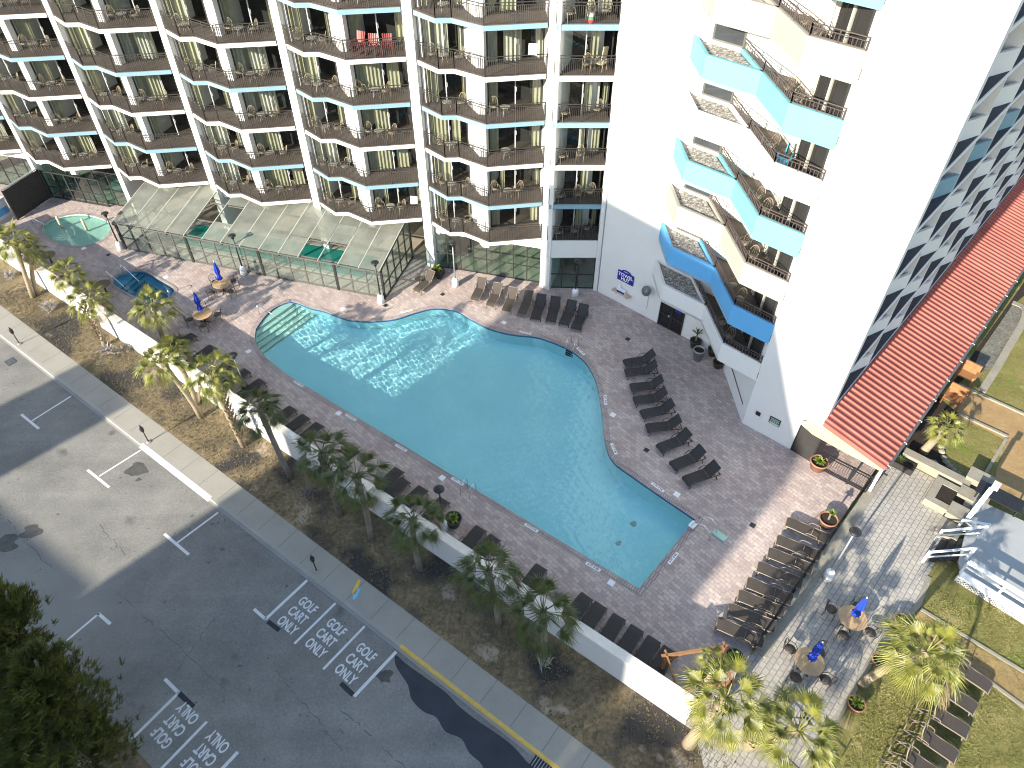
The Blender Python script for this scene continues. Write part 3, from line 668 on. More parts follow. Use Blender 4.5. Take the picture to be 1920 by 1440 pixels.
def curtain(a, b, z0, z1, off, folds):
    "pleated sheet between plan points a, b (local)"
    m = MB(); a, b = v2(a), v2(b); d = (b - a).normalized(); nn = Vector((-d.y, d.x)); l = (b - a).length; k = max(4, int(l * folds))
    P = [a + d * l * i / k + nn * (off + (.05 if i % 2 else -.05) + random.uniform(-.015, .015)) for i in range(k + 1)]
    m.add([(p.x, p.y, z0) for p in P] + [(p.x, p.y, z1) for p in P], [(i, i + 1, k + 2 + i, k + 1 + i) for i in range(k)])
    return m
HD_ = 2.28
def door_unit(a, b):
    "sliding door wall from plan a to b: frame and stiles, pane"
    a, b = v2(a), v2(b); d = (b - a).normalized(); l = (b - a).length; m = MB()
    A = lambda t, z: Vector((*(a + d * t), z))
    m.bar(A(0, .05), A(l, .05), .1, .08); m.bar(A(0, HD_ - .04), A(l, HD_ - .04), .1, .1); m.bar(A(.03, 0), A(.03, HD_), .08, .1); m.bar(A(l - .03, 0), A(l - .03, HD_), .08, .1)
    s = MB(); s.bar(A(l * .5, .06), A(l * .5, HD_ - .06), .06, .05); s.bar(A(l * .5 + .07, 1.0), A(l * .5 + .07, 1.25), .03, .03)
    g_ = MB(); g_.quad(A(.03, .06), A(l - .03, .06), A(l - .03, HD_ - .05), A(.03, HD_ - .05))
    return m, s, g_
D1 = (L(1.12, .10), L(3.25, -.80)); D2 = (L(4.80, -.08), L(7.63, -1.72))
GREYST = mat('aluminium_stile', (0.42, 0.43, 0.43), 0.4, 0.1, 3)
units = []
for (a, b) in (D1, D2):
    m, s, g_ = door_unit(a, b)
    l = (v2(b) - v2(a)).length
    cv = []
    for var in range(5):
        c = None
        spans = {0: [(0, .2), (.82, 1)], 1: [(0, .16), (.24, .52)], 2: [(.03, .2), (.3, .62), (.86, 1)], 3: [(0, .14), (.22, .3), (.9, 1)], 4: [(.03, .48), (.58, .8)]}[var]
        cm = MB()
        for (t0, t1) in spans:
            q = curtain(lerp(v2(a), v2(b), t0), lerp(v2(a), v2(b), t1), .08, HD_ - .06, .16, 9)
            cm.add(q.v, q.f)
        cv.append(cm.mesh('curtain', CURT if var != 2 else CURTB))
    units.append((m.mesh('window_frame', FRAME), s.mesh('door_stile', GREYST), g_.mesh('window', PANE), cv))
lintel = MB()
for (a, b) in (D1, D2): lintel.bar((*a, HD_ + .045), (*b, HD_ + .045), .1, .09)
lint = lintel.mesh('lintel', WHITE)
def add_window(k, z, unit, var, rz=HR, loc=None):
    fr, stl, pn, cv = unit
    w_ = link('window', pn, hotel, loc or hloc(k, z), rz)
    link('window_frame', fr, w_); link('door_stile', stl, w_); link('curtain', cv[var], w_)
for k in BAYS:
    for f in range(NF - (1 if k > -2 else 0)):
        zb = Z1 + STO * f
        if f > 5 and k > 3 or f > 6: continue
        b = link('balcony', flo, hotel, hloc(k, zb), HR)
        link('slab_edge', fas[f % 2], b); link('railing', rail, b, (0, 0, .29))
        if f < 6:
            for ui, un in enumerate(units): add_window(k, zb + .285, un, random.choice([0, 1, 2, 3, 4, 0, 3]))
# narrow bay next to the tower
NB0, NB1 = Vector((2.28, 39.02)), Vector((5.52, 39.02))
nfl = MB().prism([(0, .04), (3.24, .04), (3.24, 3), (0, 3)], .02, .285).mesh('balcony_floor', FLOORB)
nfa = {i: MB().box((1.62, .0, .135), (3.24, .14, .27)).mesh('slab_edge', [WHITE, BLUEF][i]) for i in (0, 1)}
nra = railing_mesh([(0, 0), (3.24, 0)])
na, nb = (.15, .42), (3.24, 1.62)
m, s, g_ = door_unit(na, nb); ncv = []
for var in range(3):
    cm = MB()
    for (t0, t1) in ([(.55, .68), (.9, 1)], [(.6, .75)], [(.5, .62), (.78, .95)])[var]:
        q = curtain(lerp(v2(na), v2(nb), t0), lerp(v2(na), v2(nb), t1), .08, HD_, .16, 9); cm.add(q.v, q.f)
    ncv.append(cm.mesh('curtain', CURT))
nun = (m.mesh('window_frame', FRAME), s.mesh('door_stile', GREYST), g_.mesh('window', PANE), ncv)
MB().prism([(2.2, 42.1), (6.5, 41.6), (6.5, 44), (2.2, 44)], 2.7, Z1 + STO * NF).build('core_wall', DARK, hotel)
for f in range(6):
    zb = Z1 + STO * f
    b = link('balcony', nfl, hotel, (NB0.x, NB0.y, zb), 0); link('slab_edge', nfa[f % 2], b); link('railing', nra, b, (0, 0, .29))
    add_window(0, 0, nun, f % 3, 0, (NB0.x, NB0.y, zb + .285))
    MB().prism([(2.28 + 2.3, 40.35 + .4), (2.28 + 2.75, 40.55 + .3), (2.28 + 2.75, 42.2), (2.28 + 2.3, 42.2)], zb + .28, zb + STO).build('pier', WHITE, hotel)
# ground floor spandrels and storefront glazing
for k in (-2, -1, 4):
    MB().prism([hp(k, .8, -.06), hp(k, 8.26, -.3), hp(k, 8.26, -.7), hp(k, .8, -.5)], 2.86, Z1 - .01).build('spandrel', WHITE, hotel)
MB().prism([(2.28, 38.99), (5.52, 38.99), (5.52, 40), (2.28, 40)], 2.62, Z1 - .01).build('spandrel', WHITE, hotel)
def glazed(p, q, z0, z1, nx, rails, name, par, glm=STORE, frm=FRAME, thick=.07, stretch=None):
    "glazed wall between plan points: mullions, rails and a pane"
    p, q = v2(p), v2(q); d = q - p; l = d.length; d = d / l; m = MB()
    P = lambda t, z: Vector((*(p + d * t), z))
    for i in range(nx + 1): m.bar(P(l * i / nx, z0), P(l * i / nx, z1), thick, thick)
    for z in rails: m.bar(P(0, z), P(l, z), thick * .8, thick * .8)
    o = MB().quad(P(.02, z0), P(l - .02, z0), P(l - .02, z1), P(.02, z1)).build(name, glm, par)
    m.build('mullions', frm, o); return o
glazed(hp(4, .6, -.1), hp(4, 8.2, -.35), .02, 2.95, 8, (.05, 1.25, 2.9), 'storefront_window', hotel)
glazed((2.3, 39.25), (5.5, 39.12), .02, 2.62, 3, (.05, 1.15, 2.58), 'storefront_window', hotel)
glazed(hp(-1, .9, -.3), hp(1, -.1, -.3), .02, 2.9, 12, (.05, 1.3, 2.85), 'storefront_window', hotel)
tag(MB().sheet([[hp(4, .2, -.3), hp(4, 8.2, -.5), (2.3, 39.4), (5.5, 39.3), (8.5, 46), hp(1, 0, -7.4), hp(1, 0, -.6)]], .012).build('floor', mat('indoor_tile', (0.36, 0.31, 0.25), 0.4, 0.15, 1.5)), 'tan tiled indoor floor behind the storefront glass', 'floor', None, 'structure')

# ------------------------------------------------------------------ tower with planter balconies
TC, R0, R1, TT = Vector((5.81, 38.81)), Vector((12.75, 32.43)), Vector((12.92, 26.81)), Vector((15.9, 24.23))
TD = Vector((math.cos(R(47.6)), math.sin(R(47.6)))); TNo = Vector((TD.y, -TD.x))     # side facade direction and outward normal
TH = 34.0
tower = thing('tower_building', 'tall white stucco tower with zigzag teal and white planter balconies', 'building')
TI = TT + TD * .5 - TNo * 1.7
MB().prism([TC, R0, R1, TT, TT + TD * .5, TI, TI + TD * 58, TC + TD * 62], 0, TH).build('wall', WHITE, tower)
MB().box((TC.x, TC.y, TH / 2), (.06, .06, TH), R(-42)).build('expansion_joint', GREYM, tower)
BZ, BS = 3.33, 2.6
P0, P1, P2, P3 = Vector((8.72, 36.13)), Vector((8.82, 33.57)), Vector((10.88, 31.65)), Vector((11.19, 28.44))
PB = P2 + (P2 - P3).normalized() * 2.72
R1b = R1 + Vector((-.03, .02))
def band(path, th):
    out = offset(path + [path[-1] + Vector((40, 40)), path[0] + Vector((40, 60))], 0)
    ins = []
    for i, p in enumerate(path):
        e = []
        if i > 0: e.append((path[i] - path[i - 1]).normalized())
        if i < len(path) - 1: e.append((path[i + 1] - path[i]).normalized())
        nn = sum((Vector((-q.y, q.x)) for q in e), Vector((0, 0))).normalized(); k = nn.dot(Vector((-e[0].y, e[0].x)))
        ins.append(p + nn * th / max(.4, k))
    return path + list(reversed(ins))
W1D = (R0 - TC).normalized(); W1N = Vector((W1D.y, -W1D.x))            # front wall direction, outward
if W1N.y > 0: W1N = -W1N
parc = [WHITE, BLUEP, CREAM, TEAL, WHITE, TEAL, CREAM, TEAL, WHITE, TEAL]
para = MB().prism(band([P0, P1, P2, P3, R1b], .16), 0, 1.22)
pslab = MB().prism([P0, P1, P2, P3, R1, R0, PB, Vector((9.0, 36.0))], .02, .16)
pgrav = MB().prism([P0 + Vector((.12, -.1)), P1 + Vector((.14, .05)), P2 + Vector((-.02, .18)), PB + Vector((-.12, 0))], .1, 1.06)
ppart = MB().prism([PB, P2, P2 + Vector((.16, .02)), PB + Vector((.16, .02))], .16, 1.22)
pfl = MB().prism([PB + Vector((.16, 0)), P2 + Vector((.16, .12)), P3 + Vector((.16, .08)), R1, R0], .165, .60)
prail = railing_mesh([PB + Vector((.08, -.05)), P2 + Vector((.08, .02)), P3 + Vector((.1, .05)), R1 + Vector((-.05, .1))], .46, 'railing', RAILB, .17, .014, 0, .05)
parm = {id(m): None for m in parc}
slab_me, grav_me, part_me, fl_me = pslab.mesh('slab', WHITE), pgrav.mesh('planter_gravel', GRAVEL), ppart, pfl.mesh('balcony_floor', FLOORB)
NT = 9
WU0, WU1, WZ0, WZ1 = 5.02, 6.62, 1.27, 2.15
rd = (R1 - R0).normalized()
for k in range(NT):
    z = BZ + BS * k
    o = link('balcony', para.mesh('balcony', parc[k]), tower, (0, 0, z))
    link('slab', slab_me, o); link('planter_gravel', grav_me, o); link('planter_partition', ppart.mesh('planter_partition', parc[k]), o); link('balcony_floor', fl_me, o)
    link('railing', prail, o, (0, 0, 1.22))
    # sliding door on the return wall, window above the planter
    a = R0 + rd * 2.15 + Vector((-.04, 0)); b = R0 + rd * 5.2 + Vector((-.04, 0))
    gm_ = MB().quad((*a, z + .62), (*b, z + .62), (*b, z + 2.55), (*a, z + 2.55)); wo_ = gm_.build('sliding_door', DARK, tower)
    fm = MB()
    for t in (0, .33, .66, 1): q = a.lerp(b, t) + Vector((-.03, 0)); fm.bar((*q, z + .6), (*q, z + 2.55), .07, .07)
    fm.bar((*(a + Vector((-.03, 0))), z + 2.53), (*(b + Vector((-.03, 0))), z + 2.53), .07, .07)
    fm.build('window_frame', FRAME, wo_)
    for t0, t1 in ((.02, .16), (.52, .57)): curtain(a.lerp(b, t0) + Vector((-.05, 0)), a.lerp(b, t1) + Vector((-.05, 0)), z + .65, z + 2.5, .0, 7).build('curtain', CURTB, wo_)
    if k >= 0:
        c0 = TC + W1D * WU0 + W1N * .005; c1 = TC + W1D * WU1 + W1N * .005; zb_ = z + WZ0; zt_ = z + WZ1
        wv = MB().quad((*(c0 + W1N * .01), zb_), (*(c1 + W1N * .01), zb_), (*(c1 + W1N * .01), zt_), (*(c0 + W1N * .01), zt_)).build('window', mat('tinted_pane', (0.05, 0.055, 0.06), 0.08, 0.2, 1), tower)
        fm = MB()
        for p in (c0, c1): fm.bar((*p, zb_), (*p, zt_), .09, .09)
        for q in (zb_, zt_): fm.bar((*c0, q), (*c1, q), .09, .09)
        fm.build('window_frame', mat('grey_window_frame', (0.14, 0.135, 0.125), 0.6, 0.1, 3), wv)
# tower entrance door
da, db = v2(g(1234, 606)), v2(g(1274, 629)); da = TC + W1D * (da - TC).dot(W1D) + W1N * .02; db = TC + W1D * (db - TC).dot(W1D) + W1N * .02
dr = MB().quad((*da, .02), (*db, .02), (*db, 2.15), (*da, 2.15)).build('entrance_door', mat('dark_door_glass', (0.015, 0.015, 0.017), 0.1, 0.2, 2), tower)
fm = MB()
for t in (0, .47, .53, 1): q = da.lerp(db, t) + W1N * .03; fm.bar((*q, .02), (*q, 2.18), .08, .08)
for z in (.08, 1.0, 2.15): fm.bar((*(da + W1N * .03), z), (*(db + W1N * .03), z), .07, .09)
fm.build('door_frame', FRAME, dr)
q = da.lerp(db, .75) + W1N * .06; MB().box((q.x, q.y, 1.75), (.42, .01, .28), math.atan2(W1D.y, W1D.x)).build('door_sign', SIGNB, dr)
q = da.lerp(db, .42) + W1N * .09; MB().box((q.x, q.y, 1.05), (.06, .06, .12)).build('handle', SIGNW, dr)
# left return: base slit, its shade painted as a flat black strip
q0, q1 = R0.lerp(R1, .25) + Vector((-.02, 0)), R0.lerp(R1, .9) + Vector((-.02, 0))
MB().quad((*q0, 1.2), (*q1, .9), (*q1, 1.0), (*q0, 1.3)).build('slit_shade', BLACK, tower)
# side facade: floor bands, fins and angled parapets
for k in range(0, 11):
    z = BZ + BS * k
    MB().prism([TI + TNo * .02, TI + TNo * 1.66, TI + TNo * 1.66 + TD * 57, TI + TNo * .02 + TD * 57], z - .06, z + .14).build('side_slab', WHITE, tower)
UN = 4.3
sw_ = MB(); sp_ = MB(); sq_ = MB()
sw_.prism([TI + TNo * .03 + TD * .6, TI + TNo * .05 + TD * .6, TI + TNo * .05 + TD * 56, TI + TNo * .03 + TD * 56], .2, 2.2)
for i in range(13):
    s = 2.2 + i * UN; base = TT + TD * s
    if i == 0: sq_.prism([TI + TNo * .10 + TD * .6, TI + TNo * .12 + TD * .6, TI + TNo * .12 + TD * 56, TI + TNo * .10 + TD * 56], .14, .9)  # dark rail band at the back, painting in the recess shade
    if 0: sq_.prism([base + TD * 2.75 - TNo * .9, base + TD * UN - TNo * .98, base + TD * UN - TNo * 1.02, base + TD * 2.75 - TNo * .94], .14, 1.0)
    MB().prism([base + TD * 2.62 - TNo * .08, base + TD * 2.78 - TNo * .08, base + TD * 2.78 - TNo * 1.72, base + TD * 2.62 - TNo * 1.72], 3.5, BZ + BS * 11 - .1).build('fin_wall', WHITE, tower)
SIDEC = [WHITE, WHITE, WHITE, WHITE, BLUEF, WHITE, WHITE, WHITE, BLUEF, WHITE, WHITE]
pp = []
for i in range(13):
    base = TT + TD * (2.2 + i * UN); pp += [base - TNo * 1.0, base + TD * 2.7 - TNo * .06]
vs, fs = [], []
for p in pp:
    for q in (p, p - TNo * .13 + TD * .03): vs += [(q.x, q.y, .14), (q.x, q.y, .3), (q.x, q.y, 1.0)]
for i in range(len(pp) - 1):
    o, e = i * 6, i * 6 + 6
    for lo, hi in ([(0, 1), (1, 2)] if i % 2 == 0 else [(0, 1)]):
        fs += [(o + lo, e + lo, e + hi, o + hi), (o + 3 + hi, e + 3 + hi, e + 3 + lo, o + 3 + lo)]
    t = 2 if i % 2 == 0 else 1
    fs.append((o + t, e + t, e + 3 + t, o + 3 + t))
    if i % 2 == 0: fs += [(o + 1, o + 2, o + 5, o + 4), (e + 4, e + 5, e + 2, e + 1)]
sp_.add(vs, fs)
sflm = MB().sheet([[TI + TNo * .04, TI + TNo * 1.62, TI + TNo * 1.62 + TD * 56.5, TI + TNo * .04 + TD * 56.5]], .147).mesh('side_floor', mat('recess_shade_floor', (0.05, 0.047, 0.052), 0.9, 0.2, 2)); swm = sw_.mesh('side_window', DARK); sqm = sq_.mesh('side_recess_rail', mat('recess_shade_rail', (0.06, 0.06, 0.075), 0.6, 0.1, 2))  # near-black floor sheet puts the shade of the recesses into the colour
for k in range(0, 11):
    z = BZ + BS * k
    link('side_floor', sflm, tower, (0, 0, z)); o = link('side_parapet', sp_.mesh('side_parapet', SIDEC[k]), tower, (0, 0, z)); link('side_recess_rail', sqm, o); link('side_window', swm, tower, (0, 0, z))
# wall signs and fittings on the tower
def wallpt(px, on, nrm, off, dirn):
    "point of the vertical wall plane through on (direction dirn) seen at a pixel"
    u, v = px; y = v - 720
    d = Vector((u - 960, F_PX * math.cos(DEP) - y * math.sin(DEP), -(F_PX * math.sin(DEP) + y * math.cos(DEP))))
    t = (Vector((on.x, on.y, 0)) - Vector((0, 0, CAM_H))).dot(Vector((nrm.x, nrm.y, 0))) / d.dot(Vector((nrm.x, nrm.y, 0)))
    p = Vector((0, 0, CAM_H)) + d * t; return p + Vector((nrm.x, nrm.y, 0)) * off
c = wallpt((1174, 519), TC, W1N, .04, W1D)
sg = thing('towel_hut_sign', 'navy blue sign reading TOWEL HUT on the shaded white tower wall', 'sign', c, math.atan2(W1D.y, W1D.x))
sm = MB(); pts = [(-.62, -.42), (.62, -.42), (.62, .30), (.36, .32)] + [(.36 * math.cos(a), .32 + .16 * math.sin(a)) for a in [i * math.pi / 8 for i in range(1, 8)]] + [(-.36, .32), (-.62, .30)]
sm.add([(x, -.03, z) for x, z in pts] + [(x, .03, z) for x, z in pts], [tuple(range(len(pts))), tuple(reversed(range(len(pts), 2 * len(pts))))] + [(i, len(pts) + i, len(pts) + (i + 1) % len(pts), (i + 1) % len(pts)) for i in range(len(pts))])
sm.build('sign_panel', SIGNB, sg)
for s_, z_, sz in (('TOWEL', .08, .34), ('HUT', -.22, .34)):
    t = text_mesh(s_, sz, .95); t.materials.append(SIGNW); o = link('lettering', t, sg, (0, -.036, z_)); o.rotation_euler = (R(90), 0, 0)
MB().box((0, -.034, .38), (.34, .004, .035)).build('script_line', SIGNW, sg)
c = wallpt((1168, 547), TC, W1N, .02, W1D); wr = math.atan2(W1D.y, W1D.x)
sh = thing('towel_shelf', 'tan wall shelf under the towel hut sign', 'shelf', c, wr)
MB().box((0, -.17, 0), (1.35, .34, .06)).build('board', TANP, sh); MB().box((-.4, -.1, -.15), (.04, .2, .24)).box((.4, -.1, -.15), (.04, .2, .24)).build('bracket', TANP, sh)
q = c + Vector((W1N.x, W1N.y, 0)) * .17
bx = thing('towel_bin', 'small white and blue bin standing on the tan wall shelf', 'bin', (q.x, q.y, q.z + .03), wr)
MB().box((0, 0, .13), (.62, .26, .26)).build('box', SIGNW, bx); MB().box((0, -.134, .11), (.6, .006, .16)).build('blue_label', SIGNB, bx); MB().box((-.25, .1, .38), (.16, .05, .3)).build('back_plate', SIGNW, bx)
c = wallpt((1219, 541), TC, W1N, .0, W1D)
dsh = thing('satellite_dish', 'grey dish and white lamp on the tower wall below the planters', 'dish', c, wr)
m = MB(); m.lathe([(.02, 0), (.2, .03), (.33, .10)], 18); o = m.build('dish', GREYM, dsh, True); o.rotation_euler = (R(60), 0, 0); o.location = (0, -.35, .0)
MB().bar((0, 0, 0), (0, -.3, .02), .04, .04).build('arm', GREYM, dsh); MB().bar((.0, -.03, -.1), (.0, -.03, -1.6), .015, .015).build('cable', GREYM, dsh)
AD = (TT - R1).normalized(); AN = Vector((AD.y, -AD.x)); AN = AN if AN.y < 0 else -AN
c = wallpt((1453, 790), R1, AN, .02, AD)
ns = thing('rules_sign', 'small dark green notice sign with pale lines on the tower corner', 'sign', c, math.atan2(AD.y, AD.x))
MB().box((0, 0, 0), (.62, .03, .5)).build('sign_panel', mat('dark_green_sign', (0.02, 0.06, 0.05), 0.5, 0.1, 3), ns)
m = MB()
for i in range(4): m.box((0, -.018, .17 - i * .075), (.5 - .05 * (i % 2), .004, .03))
m.box((0, -.018, -.17), (.56, .004, .1)); m.build('print_lines', mat('pale_green_print', (0.5, 0.6, 0.5), 0.6, 0.1, 3), ns)
c = wallpt((1422, 775), R1, AN, .03, AD); m = MB().box((0, 0, 0), (.26, .06, .24)); m.box((0, -.035, 0), (.18, .02, .15)); o = m.build('wall_vent', BLACK); o.location = c; o.rotation_euler = (0, 0, math.atan2(AD.y, AD.x)); tag(o, 'small black vent box left of the green notice sign', 'vent')

# red metal canopy along the tower side
can = thing('red_canopy', 'long red ribbed metal canopy roof along the tower side wall', 'canopy')
ZI, ZO, CW = 3.45, 2.75, 3.45
ca, cb = TT - TD * .55 - TNo * .02, TT + TD * 54
m = MB(); th_ = .05
def cpt(s, w_, dz=0): p = TT + TD * s + TNo * w_; return Vector((p.x, p.y, lerp(ZI, ZO, w_ / CW) + dz))
m.add([cpt(-.55, .02), cpt(54, .02), cpt(54, CW), cpt(-.55, CW), cpt(-.55, .02, -th_), cpt(54, .02, -th_), cpt(54, CW, -th_), cpt(-.55, CW, -th_)], [(0, 3, 2, 1), (4, 5, 6, 7), (0, 1, 5, 4), (1, 2, 6, 5), (2, 3, 7, 6), (3, 0, 4, 7)])
s = -.30
while s < 53.5:
    a, b = [cpt(s - .07, .03, .0), cpt(s - .035, .03, .085), cpt(s + .035, .03, .085), cpt(s + .07, .03, .0)], [cpt(s - .07, CW, .0), cpt(s - .035, CW, .085), cpt(s + .035, CW, .085), cpt(s + .07, CW, .0)]
    m.add(a + b, [(0, 4, 5, 1), (1, 5, 6, 2), (2, 6, 7, 3), (4, 7, 6, 5)]); s += .42
m.build('roof_sheet', REDM, can)
m = MB(); m.bar(cpt(-.6, CW + .06, -.06), cpt(54, CW + .06, -.06), .12, .12); m.build('gutter', mat('dark_grey_gutter', (0.10, 0.105, 0.11), 0.5, 0.15, 2), can)
m = MB()
for i in range(28): m.bar(cpt(-.4 + i * 2, CW - .02, -.02), cpt(-.4 + i * 2, CW + .16, -.01), .05, .04)
m.build('gutter_strap', SIGNW, can)
MB().bar(cpt(-.58, .05, -.1), cpt(-.58, CW, -.1), .05, .26).build('front_flashing', REDM, can)
for i in range(12):
    p = cpt(.1 + i * 4.6, CW - .15); MB().box((p.x, p.y, (p.z - .1) / 2), (.14, .14, p.z - .1), R(47)).build('post', WHITEM, can)
b0 = TT - TD * .6; 
tp = [g(1501, 791, 2.55), g(1548, 782, 2.85), g(1600, 824, 2.7), g(1656, 875, 2.5), g(1653, 881, 2.3), g(1577, 841, 2.25), g(1525, 812, 2.25)]
m = MB(); n = len(tp); m.add([p for p in tp] + [p - Vector((0, 0, .12)) for p in tp], [tuple(range(n)), tuple(reversed(range(n, 2 * n)))] + [(i, n + i, n + (i + 1) % n, (i + 1) % n) for i in range(n)])
m.build('lower_soffit_panel', TANP, can)

# ------------------------------------------------------------------ street wall, dark fence, gate, screen
wt = .34
wall = thing('garden_wall', 'low white stucco wall between pool deck and dry turf verge', 'wall')
wend = v2(g(1284, 1359)); wst = wa - WD * 9
WIN = WN * wt
m = MB().prism([wst, wend, wend + WIN, wst + WIN], 0, 1.78); m.build('wall_body', mat('shaded_wall_face', (0.60, 0.60, 0.59), 0.85, 0.06, 0.5, 0.15, 30), wall)  # street face toned down, its shade is painted into the base colour
MB().prism([wst - WN * .04, wend - WN * .04 + WD * .04, wend + WIN + WN * .04 + WD * .04, wst + WIN + WN * .04], 1.78, 1.90).build('coping', mat('skylit_coping', (0.74, 0.70, 0.61), 0.85, 0.12, 1.2), wall)  # cap made lighter than the face to paint in skylight from above
for px in ((455, 752), (575, 850), (85, 545)):
    p = v2(g(*px, 0)); s_ = (p - wa).dot(WD); q = wa + WD * s_ + WIN / 2
    MB().box((q.x, q.y, 1.97), (.26, .24, .16), ang((0, 0), WD)).build('wall_light_cap', SIGNW, wall)
def picket(name, lb, cat, a, b, h, step=.12, rails=(.1, 1.0), post=1.8, m_=BLACK, r=.011):
    a, b = v2(a), v2(b); t = thing(name, lb, cat, (*a, 0), ang(a, b)); l = (b - a).length; m = MB()
    for i in range(int(l / step) + 1): m.bar((i * step, 0, .05), (i * step, 0, h), 2 * r, 2 * r)
    m.build('pickets', m_, t); m = MB()
    for z in rails: m.bar((0, 0, z), (l, 0, z), .03, .035)
    m.build('rails', m_, t); n = max(1, round(l / post)); m = MB()
    for i in range(n + 1): m.bar((l * i / n, 0, 0), (l * i / n, 0, h + .08), .055, .055)
    m.build('posts', m_, t)
    return t
picket('picket_fence', 'black metal picket fence between deck loungers and grey walkway', 'fence', F0 + FD * .1, F1 - FD * .2, 1.25)
picket('picket_fence', 'black metal picket fence at the bottom right corner by the big palms', 'fence', v2(g(1425, 1400)), v2(g(1530, 1500)), 1.1)
m = MB().prism([F0 + FD * .1 + Vector((.05, -.05)), F1 + Vector((.05, -.05)), F1 + Vector((.42, -.38)), F0 + FD * .1 + Vector((.42, -.38))], 0, .10)
struct('fence_kerb', m, STONE, 'narrow stone kerb along the foot of the black fence', 'kerb')
ga, gb = v2(g(1543, 884)), v2(g(1621, 925)); gate = thing('metal_gate', 'double black metal picket gate under the red canopy end', 'gate', (*ga, 0), ang(ga, gb)); gl_ = (gb - ga).length
for x0, x1, nm in ((0, gl_ * .56, 'gate_leaf'), (gl_ * .58, gl_, 'gate_leaf')):
    m = MB(); m.bar((x0, 0, .1), (x1, 0, .1), .05, .05); m.bar((x0, 0, 1.3), (x1, 0, 1.3), .06, .06); m.bar((x0, 0, 1.12), (x1, 0, 1.12), .04, .04); m.bar((x0, 0, 0), (x0, 0, 1.35), .06, .06); m.bar((x1, 0, 0), (x1, 0, 1.35), .06, .06)
    i = x0 + .12
    while i < x1: m.bar((i, 0, .1), (i, 0, 1.3), .018, .018); i += .12
    m.build(nm, BLACK, gate)
s0, s1 = v2(g(1483, 843)), v2(g(1520, 866))
sc_ = thing('screen_panel', 'black mesh screen beside the tower corner and gate', 'screen', (*s0, 0), ang(s0, s1)); l = (s1 - s0).length
MB().box((l / 2, 0, 1.0), (l, .05, 2.0)).build('mesh_panel', SLAT, sc_); MB().bar((0, 0, 0), (0, 0, 2.1), .08, .08).bar((l, 0, 0), (l, 0, 2.1), .08, .08).build('posts', BLACK, sc_); MB().box((l, 0, 2.15), (.16, .16, .12)).build('post_cap', SIGNW, sc_)
# black slatted screen and shed at far left
a, b = v2(g(35, 413)), v2(g(97, 371)); l = (b - a).length
scr = thing('slat_screen', 'tall black slatted privacy screen beyond the wading pool', 'screen', (*a, 0), ang(a, b))
m = MB()
for i in range(16): m.box((l / 2, 0, .14 + i * .15), (l, .05, .13))
m.build('slats', SLAT, scr); m = MB()
for t in (0, .5, 1): m.bar((l * t, .05, 0), (l * t, .05, 2.55), .08, .08)
m.build('posts', BLACK, scr); MB().box((l / 2, .0, 2.57), (l, .2, .06)).build('cap_rail', GREYM, scr)
p = g(14, 412); tk = thing('equipment_cabinet', 'white and blue equipment cabinet at the left edge behind the slatted screen', 'cabinet', p, ang(a, b))
MB().box((-.4, .9, .7), (2.4, 1.2, 1.4)).build('cabinet_body', SIGNW, tk); MB().box((-.4, .28, .55), (2.2, .04, .5)).build('blue_door', BLUEP, tk); MB().box((-.4, .9, 1.44), (2.5, 1.3, .08)).build('lid', WHITEM, tk)

# ------------------------------------------------------------------ glazed pavilion
pav = thing('glass_pavilion', 'long glazed pool pavilion with dusty sloping glass roof panels', 'pavilion')
GA, GB, GC = v2(g(237, 467)), v2(g(722, 560)), v2(g(772, 487)); PDIR = (GB - GA).normalized(); PNI = Vector((-PDIR.y, PDIR.x)); PL = (GB - GA).length
EV, RG, PW = 2.36, 3.38, 4.9
glazed(GA, GB, .03, EV, 18, (.05, 1.05, EV - .03), 'front_glazing', pav, HOUSEGL, mat('bronze_mullion', (0.11, 0.105, 0.095), 0.5, 0.2, 3), .085)
for i in (0, 5, 10, 15, 18): q = GA.lerp(GB, i / 18); MB().bar((*q, 0), (*q, EV), .15, .15).build('corner_post', FRAME, pav)
for (p, q, nm) in ((GB, GB + PNI * PW, 'end_glazing'), (GA, GA + PNI * PW, 'end_glazing')):
    m = MB(); d = q - p
    for i in range(6):
        t = i / 5; w_ = p + d * t; m.bar((*w_, 0), (*w_, lerp(EV, RG, t)), .09 if i not in (0, 5) else .16, .09)
    m.bar((*p, .05), (*q, .05), .08, .08); m.bar((*p, 1.05), (*q, 1.05), .07, .07); m.bar((*p, EV), (*q, RG), .12, .12)
    o = MB().add([(*p, .03), (*q, .03), (*q, RG), (*p, EV)], [(0, 1, 2, 3)]).build(nm, HOUSEGL, pav); m.build('mullions', FRAME, o)
NP = 14
def rp(s, t, dz=0): q = GA + PDIR * (PL * s) - PNI * .22 + PNI * ((PW + .22) * t); return Vector((q.x, q.y, lerp(EV + .05, RG + .05, t) + dz))
OPEN = {(4, 1), (4, 0), (4, 2), (5, 1), (11, 0), (10, 0)}
for i in range(NP):
    for j in range(3):
        if (i, j) in OPEN: continue
        s0, s1, t0, t1 = (i + .02) / NP, (i + .98) / NP, j / 3, (j + 1) / 3
        dz = random.uniform(0, .025)
        MB().quad(rp(s0, t0, dz), rp(s1, t0, dz), rp(s1, t1, dz), rp(s0, t1, dz)).build('roof_panel', ROOFGL, pav)
for (i, j, o_) in ((11, 0, .5), (10, 0, .12)):
    s0, s1 = (i + .02) / NP, (i + .98) / NP
    MB().quad(rp(s0, .33 + o_ * .33, .06), rp(s1, .33 + o_ * .33, .06), rp(s1, .66, .06), rp(s0, .66, .06)).build('roof_panel', ROOFGL, pav)
m = MB()
for i in range(NP + 1): m.bar(rp(i / NP, 0, -.03), rp(i / NP, 1, -.03), .05, .09)
